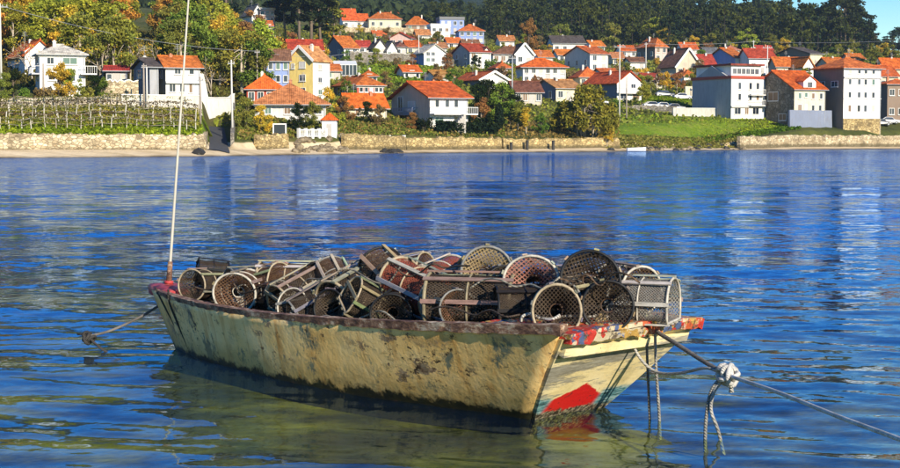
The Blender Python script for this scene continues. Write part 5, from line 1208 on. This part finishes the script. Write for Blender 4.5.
car(663, 323, 15, (.62, .62, .62), 'light grey car in the middle of the row above the bank')
car(674, 323, 15, (.30, .31, .33), 'darker grey car right in the row above the bank')
car(682, 346, 10, (.7, .7, .7), 'white car by the field beside the cream wall')
car(664, 348, 10, (.04, .05, .07), 'black car parked at the edge of the field')

# small white shrine, sign board, rocks, dinghy
sh = empty('shrine', on(330, 222, .0)); mb = MB(); mb.box(-1.0, 1.0, -.9, .9, -1, 2.0); mb.obj('wall', M['wall'], sh, col=WC['white'])
mb = MB(); mb.add([(-1.3, -1.2, 2.0), (1.3, -1.2, 2.0), (1.3, 1.2, 2.0), (-1.3, 1.2, 2.0), (0, 0, 3.1)], [(0, 1, 4), (1, 2, 4), (2, 3, 4), (3, 0, 4), (3, 2, 1, 0)]); mb.obj('roof', M['roof'], sh, col=RC['bright'])
mb = MB(); mb.box(-.35, .35, -.96, -.905, -.2, 1.5); mb.obj('door', M['shutter'], sh); tag(sh, 'tiny white hut with pyramid red roof by the balustrade', 'hut')
sb = empty('notice_board', on(280, 211.5, .3)); mb = MB(); mb.box(-.75, .75, -.06, .06, .75, 2.0); mb.obj('panel', M['glass'], sb)
mb = MB()
for a_ in ((-.9, -.75, .6, 2.15), (.75, .9, .6, 2.15), (-.75, .75, 2.0, 2.15), (-.75, .75, .6, .75)): mb.box(a_[0], a_[1], -.1, .1, a_[2], a_[3])
mb.obj('frame', M['trim'], sb, col=(.8, .78, .74))
for x in (-.8, .8): mb = MB(); mb.box(x - .07, x + .07, -.07, .07, -.6, .6); mb.obj('leg', M['trim'], sb, col=(.7, .68, .64))
tag(sb, 'white-framed dark notice board on the shore wall', 'notice board')
def rock(px, D, sx_, sy_, sz_, mat, label, dz=0, name='rock', group='rocks along the far shore'):
    r = np.random.default_rng(int(px * 13 + D)); mb = MB(); nu, nv = 10, 7
    for i in range(nv):
        th_ = pi * i / (nv - 1)
        for j in range(nu): q = r.uniform(.75, 1.2); mb.v.append((sx_ * sin(th_) * cos(6.283 * j / nu) * q, sy_ * sin(th_) * sin(6.283 * j / nu) * q, sz_ * cos(th_) * r.uniform(.8, 1.15)))
    mb.f = [(i * nu + j, (i + 1) * nu + j, (i + 1) * nu + (j + 1) % nu, i * nu + (j + 1) % nu) for i in range(nv - 1) for j in range(nu)]; mb.m = [0] * len(mb.f)
    o = mb.obj(name, mat, loc=on(px, D, dz), rot=(0, 0, r.uniform(0, 6))); tag(o, label, 'rock', group)
rock(199, 190.5, 1.0, .7, .55, M['dark_rock'], 'lone dark rock on the sand below the slipway', .15)
for k in range(44):
    px_ = random.uniform(296, 346); D_ = shore(px_) + random.uniform(2, 8.5); sz = random.uniform(.25, .6); rock(px_, D_, sz * 1.2, sz, sz * .8, M['rock'], 'tan boulder in the rocky bank below the tan-roofed house', .1)
for k in range(12):
    px_ = random.uniform(376, 400); rock(px_, shore(px_) + random.uniform(.5, 3.5), random.uniform(.4, .9), .5, random.uniform(.25, .5), M['dark_rock'], 'dark wet rock at the foot of the yellow sea wall')
for k in range(40):
    px_ = random.uniform(610, 745); rock(px_, shore(px_) + random.uniform(1, 9), random.uniform(.3, .8), .5, random.uniform(.2, .5), M['rock'] if k % 2 else M['dark_rock'], 'stone on the strand below the green bank')
for px_, D_, hh_ in ((372, 229.2, 1.9), (511, 247, 1.6), (527, 249, 2.0), (553, 251.8, 2.0)):
    b = on(px_, D_ - 3.0); mb = MB(); mb.tube([(0, 0, -.1 - .8), (0, 0, hh_ * .8 - .8)], .24, 10); mb.tube([(0, 0, hh_ * .8 - .8), (0, 0, hh_ * .8 - .72)], .29, 10); o = mb.obj('drain_pipe', M['dark_rock'], loc=b + Vector((0, 0, .6)))
    tag(o, {372: 'dark upright drain in the wall under the balustrade', 511: 'left of three dark posts at the wall by the willow', 527: 'middle of three dark posts at the wall by the willow', 553: 'right dark post at the wall under the willow'}[px_], 'drain')
dg_ = empty('dinghy', on(636, 254.2, .25), R(8)); mb = MB(); st_ = []
for i in range(9):
    s = i / 8; w = .7 * sin(pi * (.12 + .8 * s)) ** .6 * (1 if s > .1 else .9); x = -1.5 + 3.0 * s; st_.append([(x, -w, .5 + .12 * s * s), (x, -w * .75, .05), (x, 0, -.08 + .1 * s ** 3), (x, w * .75, .05), (x, w, .5 + .12 * s * s)])
for q in st_: mb.v += q
mb.f = [(i * 5 + j, i * 5 + j + 1, i * 5 + 6 + j, i * 5 + 5 + j) for i in range(8) for j in range(4)] + [(0, 1, 2, 3, 4), (40, 44, 43, 42, 41)]; mb.m = [0] * len(mb.f); o = mb.obj('hull', M['trim'], dg_, col=(.8, .8, .8)); o.modifiers.new('t', 'SOLIDIFY').thickness = .04
mb = MB(); mb.box(-.15, .15, -.6, .6, .36, .4); mb.obj('thwart', M['slat'], dg_, col=TC['wood']); tag(dg_, 'small white dinghy pulled up on the strand', 'dinghy')

# slipway road
P_ = np.zeros((24, 7, 3))
for i in range(24):
    D_ = 195.5 + 24 * i / 23
    for j in range(7):
        px_ = 207.2 + (23.0 - i * .35) * j / 6 + i * .1; w = on(px_, D_, .10); P_[i, j] = w
o = link('road', grid_mesh('road', P_, M['asphalt'])); tag(o, kind='structure')

# greenhouse
g = empty('greenhouse', on(346, 345), R(8)); mb = MB(); mb.box(-2.4, 2.4, 0, 4, -1.5, .5); mb.obj('base_wall', M['wall'], g, col=WC['grey'])
mb = MB()
for k in range(7): x = -2.4 + 4.8 * k / 6; mb.box(x - .05, x + .05, -.05, .05, .5, 2.6); 
mb.box(-2.5, 2.5, -.06, .06, 2.6, 2.75); mb.add([(-2.5, -.1, 2.75), (2.5, -.1, 2.75), (2.5, 4, 3.7), (-2.5, 4, 3.7)], [(0, 1, 2, 3)]); mb.obj('frame', M['trim'], g, col=(.7, .7, .68))
for k in range(6): x = -2.4 + 4.8 * k / 6; m2 = MB(); m2.box(x + .05, x + .75, -.02, .02, .5, 2.6); m2.obj('pane', M['glass'], g)
tag(g, 'glazed lean-to shed with white frame below the terrace wall', 'greenhouse')

# vineyard: rows of stakes with wires and shoots
mb = MB(); mb.tube([(0, 0, -.4), (0, 0, 1.45)], [.065, .05], 6); STAKE = mb.mesh('post', M['trim'])
for row in range(5):
    t_ = row / 4; d_off = 10 + 13.5 * t_; x0_, x1_ = -60, 197
    A_ = on(x0_, shore(x0_) + d_off); rt = empty('vine_row', A_)
    nst = 23; tops = []; pts = []
    for k in range(nst):
        px_ = x0_ + (x1_ - x0_) * (k + random.uniform(-.3, .3)) / (nst - 1); b = on(px_, shore(px_) + d_off + random.uniform(-.3, .3)); sc = random.uniform(.85, 1.2)
        o = link('post', STAKE, rt, b - A_, (random.uniform(-.12, .12), random.uniform(-.12, .12), 0), col=random.choice([(.55, .51, .42), (.45, .40, .31), (.34, .28, .20), (.62, .58, .50)])); o.scale = (1.2, 1.2, sc); tops.append(b - A_ + Vector((0, 0, 1.3 * sc)))
    mb = MB(); mb.tube(tops, .045, 4); mb.obj('wire', M['wood_pole'], rt); mb = MB(); mb.tube([p - Vector((0, 0, .6)) for p in tops], .03, 4); mb.obj('wire', M['wood_pole'], rt)
    r = np.random.default_rng(row + 50); C = []
    for k in range(2200):
        f = r.random() * (nst - 1); i = int(f); p = tops[i].lerp(tops[min(i + 1, nst - 1)], f - i); C.append((p.x, p.y + r.normal(0, .25), p.z - abs(r.normal(0, .45)) + .15))
    V, F = leaf_quads(np.array(C), .16, r); o = link('shoots', quads_mesh('shoots', V, F, M['leaf']), rt, col=[(.16, .17, .03), (.14, .10, .04), (.2, .2, .04), (.12, .09, .045), (.17, .17, .035), (.16, .12, .05)][row]); o['kind'] = 'stuff'
    tag(rt, ['front row', 'second row', 'third row', 'fourth row', 'fifth row', 'rearmost row'][row] + ' of pale vine stakes above the cream sea wall' if row < 4 else 'rearmost row of pale vine stakes nearest the white houses', 'vine row', 'rows of the vineyard')

def drape(name, pxr, offr, mat, dz=.06, nx=40, ny=30):
    P_ = np.zeros((ny, nx, 3)); r = np.random.default_rng(int(900 + pxr[0] + offr[0]))
    for i in range(ny):
        for j in range(nx):
            p0_ = pxr[0] + 5 * sin(i * .9 + pxr[0]) * (nx - 1 - j) / nx; p1_ = pxr[1] + (7 * sin(i * .7) + 5 * sin(i * 1.9 + 1)) * j / nx; px_ = p0_ + (p1_ - p0_) * j / (nx - 1); e = 0 if 0 < i < ny - 1 else r.uniform(-1.2, 1.2); w = on(px_, shore(px_) + offr[0] + (offr[1] - offr[0]) * i / (ny - 1) + e, dz + r.uniform(0, .12)); P_[i, j] = w
    o = link(name, grid_mesh(name, P_, mat)); tag(o, kind='structure')
n = NT('lawn'); p = n.coord('Position')
M['lawn'] = n.set(n.mix(n.ramp(n.noise(1.5, 6, .7, p), [(.3, 0), (.7, 1)]), n.ramp(n.noise(.16, 7, .75, p), [(.35, (.09, .15, .012, 1)), (.5, (.20, .29, .018, 1)), (.62, (.30, .30, .05, 1)), (.72, (.24, .18, .07, 1))]), (.09, .14, .012, 1)), .95, normal=n.bump(n.noise(4, 5, .7, p), .9, .15), spec=.1)
drape('grass_bank', (613, 742), (13, 44), M['lawn']); drape('lawn', (640, 704), (66, 84), M['lawn']); drape('vineyard_ground', (-80, 202), (8.2, 24), M['lawn']); drape('terrace_grass', (356, 440), (104, 160), M['lawn'])
def ground_cover(name, label, cat, pxr, offr, N, size, h, col, seed):
    r = np.random.default_rng(seed); C = np.zeros((N, 3))
    for k in range(N):
        px_ = r.uniform(*pxr); D_ = shore(px_) + r.uniform(*offr); w = on(px_, D_); C[k] = (w.x, w.y, w.z + abs(r.normal(0, h * .5)))
    V, F = leaf_quads(C, size, r); V = V - C[0]; o = link(name, quads_mesh(name, V, F, M['leaf']), loc=C[0], col=col); tag(o, label, cat, kind='stuff')
ground_cover('grass', 'bright yellow-green grass under the vine stakes', 'grass', (-80, 202), (7.2, 12), 9000, .30, .4, (.22, .29, .02), 1)
ground_cover('grass', 'yellowish grass between the vine rows', 'grass', (-80, 202), (11, 24), 9000, .32, .3, (.30, .27, .05), 2)
ground_cover('grass', 'vivid green grass bank sloping to the strand', 'grass', (612, 712), (13, 50), 9000, .22, .08, (.24, .36, .016), 3)
ground_cover('scrub', 'olive scrub on the lower bank above the strand', 'scrub', (606, 742), (6, 18), 6000, .35, .28, (.20, .19, .045), 4)
ground_cover('grass', 'green field strip in front of the cream garden wall', 'grass', (640, 705), (70, 84), 5000, .4, .3, (.16, .24, .015), 5)
ground_cover('grass', 'green verge along the shaded waterfront road', 'grass', (705, 800), (12, 17), 4000, .35, .3, (.09, .16, .015), 6)
ground_cover('grass', 'green terraces below the long stone wall', 'grass', (355, 440), (105, 160), 14000, .5, .4, (.18, .26, .025), 7)

ground_cover('scrub', 'mixed garden planting between the shore walls and the first houses', 'planting', (238, 505), (9, 48), 26000, .30, .28, (.17, .20, .035), 21)
ground_cover('scrub', 'dry brown planting between the shore walls and the first houses', 'planting', (238, 620), (9, 40), 12000, .30, .35, (.27, .19, .06), 22)
ground_cover('grass', 'rough green verge below the large white block', 'grass', (700, 800), (14, 34), 6000, .3, .1, (.24, .32, .025), 23)
ground_cover('scrub', 'olive scrub and gardens over the village slope', 'scrub', (215, 940), (32, 330), 40000, .55, .5, (.19, .20, .04), 8)
ground_cover('grass', 'yellow-green grass over the village slope', 'grass', (215, 940), (28, 300), 30000, .5, .25, (.27, .31, .04), 10)
ground_cover('undergrowth', 'dark undergrowth beneath the pine wood', 'undergrowth', (488, 870), (330, 640), 26000, 1.1, 1.3, (.055, .06, .022), 11)
ground_cover('undergrowth', 'wooded slope beyond the upper row of houses', 'woodland', (120, 500), (430, 900), 16000, 2.6, 4.5, (.045, .062, .025), 31)
ground_cover('undergrowth', 'woodland going on to the left of the village', 'woodland', (-245, -62), (22, 210), 16000, 1.2, 4.0, (.13, .13, .03), 41)
ground_cover('undergrowth', 'scrub going on to the right of the village', 'woodland', (925, 1140), (14, 300), 12000, 1.2, 2.2, (.12, .13, .03), 42)
ground_cover('undergrowth', 'tangled undergrowth beneath the autumn wood', 'undergrowth', (-80, 300), (46, 200), 22000, .6, .8, (.10, .09, .025), 12)
wall_run('garden_wall', 'pale wall running along the back of the vineyard', [(2, 199.5), (60, 203), (125, 206.5)], 1.2, .35, M['wall'], col=(.60, .52, .40), slope=1)
wall_run('terrace_wall', 'short stone terrace wall under the white stepped gables', [(440, 392), (500, 388)], 1.6, .4, M['stone_grey'], slope=1)
wall_run('terrace_wall', 'rough stone wall on the slope below the dark-roofed gable', [(600, 395), (672, 392)], 1.4, .4, M['stone_grey'], slope=1)
wall_run('terrace_wall', 'pale terrace wall below the upper row of orange roofs', [(335, 545), (430, 560)], 1.8, .4, M['stone_cream'], slope=1)
# ------------------------------------------------------------------ trees
ZB = [(24, 'left of the pale hipped-roof house'), (58, 'behind the pale hipped-roof house'), (100, 'between the two white houses'), (130, 'behind the low red-roofed shed'), (165, 'behind the grey gabled house end'), (200, 'behind the orange hipped-roof house'), (245, 'above the white sloping wall'), (999, 'left of the yellow building')]
for k in range(120):
    px_ = -60 + 352 * (k + random.random()) / 120 if k < 60 else random.uniform(-60, 280); q = random.random() ** 1.1
    lo = 258 if px_ < 62 else (232 if px_ < 200 else 262); D_ = lo + (410 - lo) * q
    c_ = random.choices(['lime', 'orange', 'gold', 'green', 'ygreen', 'rust', 'olive'], [1.5, 8, 6, 1, 4, 3, 3] if px_ < 20 or 85 < px_ < 128 or px_ > 222 else [6, 1.5, 3, 3, 6, .6, 5])[0]
    lab = {'lime': 'lime green', 'orange': 'orange-leaved', 'gold': 'golden', 'green': 'green', 'ygreen': 'yellow-green', 'rust': 'rusty brown', 'olive': 'olive green'}[c_]
    row_ = 'in front of' if D_ < 275 else ('midway up' if D_ < 335 else 'high up'); zn = next(t for lim, t in ZB if px_ < lim)
    tree('broadleaf_tree', random.choice(['broad', 'loose', 'loose']), px_, D_, random.uniform(8, 13), c_, f'{lab} tree {row_} the wood {zn}', group='trees of the wood at upper left', wid=random.uniform(.95, 1.25))
for px_, D_, h_ in ((70, 226, 8.5), (104, 232, 9.5), (132, 236, 9), (212, 240, 9), (33, 228, 8), (160, 240, 8)): tree('bare_tree', 'bare', px_, D_, h_, 'gold', 'pale bare-branched tree at the edge of the left wood', group='bare trees at the edge of the left wood')
for px_, D_, h_, c_ in ((15, 212, 3.6, 'dark'), (5, 208, 3.5, 'olive'), (60, 207, 5.2, 'gold'), (72, 208, 4.4, 'ygreen'), (95, 208, 3.6, 'dark'), (103, 210, 3.2, 'green'), (28, 206, 2.2, 'green'), (85, 206, 2.6, 'olive'), (46, 205.5, 2.4, 'brown')):
    tree('garden_tree', 'dense' if h_ > 3 else 'bush', px_, D_, h_, c_, {60: 'golden garden tree before the pale hipped-roof house', 72: 'yellow-green garden tree right of the golden one', 95: 'dark garden tree by the retaining wall'}.get(px_, 'garden shrub between the vineyard and the white houses'), group='shrubs behind the vineyard')
# top middle far trees
for px_, D_, h_, c_ in ((215, 430, 17, 'deep'), (228, 450, 15, 'deep'), (196, 420, 16, 'deep'), (300, 420, 19, 'pine'), (312, 425, 21, 'deep'), (287, 430, 17, 'deep'), (322, 430, 18, 'pine'), (276, 440, 15, 'deep'), (334, 450, 14, 'olive'), (205, 440, 17, 'pine')):
    tree('conifer', 'pine', px_, D_, h_, c_, 'dark conifer on the hill top behind the far houses', group='dark conifers on the left hill top', wid=1.6)
for px_, D_, h_, c_ in ((318, 345, 7, 'gold'), (328, 350, 6, 'ygreen'), (282, 330, 6, 'green'), (275, 345, 6.5, 'dark'), (268, 325, 7, 'orange')):
    tree('broadleaf_tree', 'broad', px_, D_, h_, c_, 'tree behind the yellow building', group='trees behind the yellow building')
# near shore gardens
tree('garden_tree', 'dense', 246, 214, 4.4, 'olive', 'round olive tree left of the tan-roofed house')
tree('garden_tree', 'dense', 262, 215, 3.6, 'gold', 'small golden tree in front of the tan-roofed house')
tree('garden_tree', 'dense', 300, 220, 4.0, 'dark', 'dark round tree in front of the tan-roofed house')
tree('garden_tree', 'dense', 314, 223, 4.0, 'olive', 'olive round tree beside the small red-roofed hut')
tree('garden_tree', 'bush', 336, 228, 2.4, 'ygreen', 'yellow-green shrub right of the small hut')
tree('garden_tree', 'dense', 345, 238, 3.8, 'rust', 'reddish bare shrub below the low cream house')
tree('garden_tree', 'dense', 366, 240, 3.2, 'dark', 'dark shrub below the low cream house')
tree('garden_tree', 'dense', 380, 238, 3.2, 'brown', 'brown shrub beside the big white house')
tree('garden_tree', 'dense', 412, 240, 2.6, 'rust', 'reddish shrub before the shaded gable')
tree('garden_tree', 'bush', 424, 240, 2.4, 'dark', 'dark bush at the corner of the big white house')
tree('garden_tree', 'loose', 326, 245, 4.6, 'gold', 'golden tree right of the tan-roofed house')
for px_, D_, h_, c_, k_ in ((476, 258, 6.5, 'dark', 'dense'), (488, 262, 7.2, 'dark', 'dense'), (500, 262, 7.0, 'green', 'dense'), (510, 264, 6.2, 'dark', 'dense'), (482, 256, 4.5, 'rust', 'loose'), (499, 253, 4.6, 'deep', 'cypress'), (518, 258, 4.5, 'olive', 'loose'), (526, 256, 4.0, 'gold', 'loose'), (540, 258, 3.4, 'green', 'dense')):
    tree('garden_tree', k_, px_, D_, h_, c_, {482: 'reddish half-bare tree among the dark trees', 499: 'dark cypress beside the hedge', 518: 'thin olive tree right of the dark clump', 526: 'golden sapling left of the willow', 540: 'small green tree left of the willow', 500: 'mid green tree in the dark clump'}.get(px_, 'dense dark tree right of the big white house'), group='trees between the big house and the willow')
tree('willow', 'willow', 586, 262, 8.8, (.20, .19, .028), 'big spreading olive-gold willow on the shore', wid=1.0)
tree('garden_tree', 'dense', 562, 266, 5.0, 'green', 'green tree behind the left side of the willow')
tree('garden_tree', 'loose', 607, 258, 3.6, 'gold', 'golden shrub at the right foot of the willow')
tree('poplar', 'dense', 528, 470, 10.5, 'rust', 'tall rust-gold tree standing alone before the dark wood', wid=.7)
# dark hedge
r = np.random.default_rng(77); C = []
for k in range(4500):
    px_ = r.uniform(436, 497); D_ = shore(px_) + 12 + r.normal(0, .5); w = on(px_, D_); C.append((w.x, w.y, w.z + r.uniform(0, 1.7)))
C = np.array(C); V, F = leaf_quads(C, .3, r); hd = empty('hedge', C[0]); o = link('foliage', quads_mesh('hedge', V - C[0], F, M['leaf']), hd, col=FCOL['deep']); tag(hd, 'long dark clipped hedge in front of the big white house', 'hedge')
# village greenery
def short(l):
    for w in (' beside ', ' right of ', ' left of ', ' behind ', ' below ', ' above ', ' between ', ' at the ', ' under ', ' nearest ', ' near ', ' in the '):
        if w in l and len(l.split(w)[0].split()) > 3: l = l.split(w)[0]
    q = l.split(); return l if len(q) <= 9 else ' '.join(l.split(' with ')[0].split(' and ')[0].split()[:9])
HOUSES = [o for o in bpy.data.objects if o.get('category') in ('house', 'apartment block')]
for k in range(230):
    px_ = random.uniform(225, 905); s_ = shore(px_); D_ = s_ + random.uniform(55, 330) ; x_ = (px_ - 450) / FPX * D_
    h_ = random.uniform(1.6, 3.2) if random.random() < .6 else random.uniform(3.2, 5.4); c_ = random.choice(['green', 'olive', 'ygreen', 'gold', 'dark', 'brown', 'rust', 'olive', 'green'])
    nm = {'green': 'green', 'olive': 'olive', 'ygreen': 'yellow-green', 'gold': 'golden', 'dark': 'dark green', 'brown': 'brown', 'rust': 'rusty'}[c_]
    w_ = on(px_, D_); hs_ = min(HOUSES, key=lambda q: (q.location - w_).length); kd = 'shrub' if h_ < 3.2 else 'tree'
    if (hs_.location - w_).length < 5: continue
    tree('garden_shrub' if h_ < 3.2 else 'garden_tree', 'bush' if h_ < 3.2 else random.choice(['dense', 'broad', 'loose']), px_, D_, h_, c_, f'{nm} {kd} near the ' + short(hs_['label']), kd, 'greenery among the village houses')
for px_, D_, h_, c_ in ((650, 345, 5, 'olive'), (664, 352, 5.5, 'gold'), (676, 356, 5, 'rust'), (690, 360, 5, 'olive'), (640, 350, 4.5, 'ygreen'), (656, 362, 5, 'brown'), (700, 362, 4.5, 'gold')):
    tree('garden_tree', 'loose', px_, D_, h_, c_, 'thin golden-olive tree in the copse left of the large white block', group='copse left of the large white block')
for px_, D_, h_, c_ in ((745, 560, 9, 'ygreen'), (612, 560, 9, 'olive'), (560, 560, 8, 'olive'), (650, 600, 11, 'ygreen'), (665, 590, 8, 'gold'), (690, 580, 6, 'gold'), (710, 590, 7, 'olive'), (730, 590, 6, 'gold'), (770, 570, 7, 'olive'), (780, 545, 6, 'gold'), (868, 470, 7, 'olive'), (880, 490, 7, 'gold'), (890, 480, 7, 'olive'), (850, 520, 7, 'olive')):
    tree('broadleaf_tree', 'broad', px_, D_, h_, c_, {745: 'bright yellow-green tree at the foot of the dark wood', 868: 'round olive-gold bush below the end of the ridge'}.get(px_, 'yellowish tree along the foot of the dark wood'), group='yellowish trees along the foot of the wood', wid=1.25)

# dark wood on the ridge: one mass
r = np.random.default_rng(9); VV = []; FF = []; MI = []; nv = 0
cand = []
for k in range(620):
    px_ = r.uniform(488, 868); D_ = r.uniform(575, 930)
    if px_ > 800 and D_ < 575 + (px_ - 800) * .8: continue
    cand.append((px_, D_))
for k in range(60): cand.append((r.uniform(878, 1000), r.uniform(700, 930)))
for k in range(40): cand.append((r.uniform(430, 492), r.uniform(640, 760)))
for px_, D_ in cand:
    b = on(px_, D_); h = r.uniform(11, 18) * (1 if 488 < px_ < 868 else .62); nC = 11; cl = []
    for q in range(nC):
        zf = r.uniform(.10, .97); a = r.uniform(0, 6.28); w = r.uniform(.1, 1) * h * .25 * (1.2 - zf * .8); rr = h * r.uniform(.06, .11); cl.append((cos(a) * w, sin(a) * w, zf * h, rr * 1.2, rr * 1.2, rr * .8))
    V, F = leaf_quads(clump_points(cl, 400, r, .2), h * .055, r)
    VV.append(V + np.array(b)); FF.append(F + nv); nv += len(V); MI += [0] * len(F)
    tw = h * .012; t_ = np.array([(-tw, 0, -1), (tw, 0, -1), (tw * .3, 0, h * .9), (-tw * .3, 0, h * .9), (0, -tw, -1), (0, tw, -1), (0, tw * .3, h * .9), (0, -tw * .3, h * .9)]) + np.array(b)
    VV.append(t_); FF.append(np.array([[0, 1, 2, 3], [4, 5, 6, 7]]) + nv); nv += 8; MI += [1, 1]
V = np.concatenate(VV); o0 = V[0].copy(); fo = link('forest', quads_mesh('forest', V - o0, np.concatenate(FF), [M['needle_far'], M['bark_dark']], mi=MI), loc=o0, col=(.040, .052, .018)); tag(fo, 'dark pine wood covering the ridge behind the village', 'forest', kind='stuff')
# ridge trees seen against the sky
for px_, D_, h_ in ((838, 640, 25), (848, 650, 24), (857, 655, 21), (864, 665, 17), (870, 675, 14), (874, 680, 10), (828, 635, 26), (852, 630, 17), (866, 640, 12), (843, 625, 20)):
    tree('pine_tree', 'pine', px_, D_, h_, (.030, .040, .016), 'tall pine at the right end of the ridge, dark against the sky', group='pines at the right end of the ridge', wid=1.35)
for px_, D_, h_ in ((884, 760, 10), (890, 770, 13), (896, 775, 15), (904, 770, 14), (912, 760, 13), (925, 760, 12)):
    tree('pine_tree', 'pine', px_, D_, h_, 'blue_green', 'distant dark tree on the low ridge at the right edge', group='distant trees at the right edge', wid=1.7)

# things told apart only by their place
ORD = ['first', 'second', 'third', 'fourth', 'fifth', 'sixth', 'seventh', 'eighth', 'ninth', 'tenth', 'eleventh', 'twelfth', 'thirteenth', 'fourteenth']
same = {}
for o in bpy.data.objects:
    if o.parent is None and o.get('label') and o.get('category') != 'rock': same.setdefault(o['label'], []).append(o)
for lab, os_ in same.items():
    if 1 < len(os_) <= 14:
        for k, o in enumerate(sorted(os_, key=lambda q: q.location.x / q.location.y)): o['label'] = (ORD[k] + (' from left, ' if len(lab.split()) < 14 else ' ') + lab)

# ------------------------------------------------------------------ air
mb = MB(); mb.box(-2600, 2800, -40, 3400, -16, 520); n = NT('haze'); n.n.remove(n.b); pv = n.new('VolumePrincipled')
pv.inputs['Color'].default_value = (.62, .80, 1, 1); pv.inputs['Density'].default_value = .0001; pv.inputs['Anisotropy'].default_value = .2
n.l.new(pv.outputs[0], n.out.inputs['Volume']); o = mb.obj('haze', n.m); tag(o, 'thin bluish air over the bay and hills', 'haze', kind='stuff')
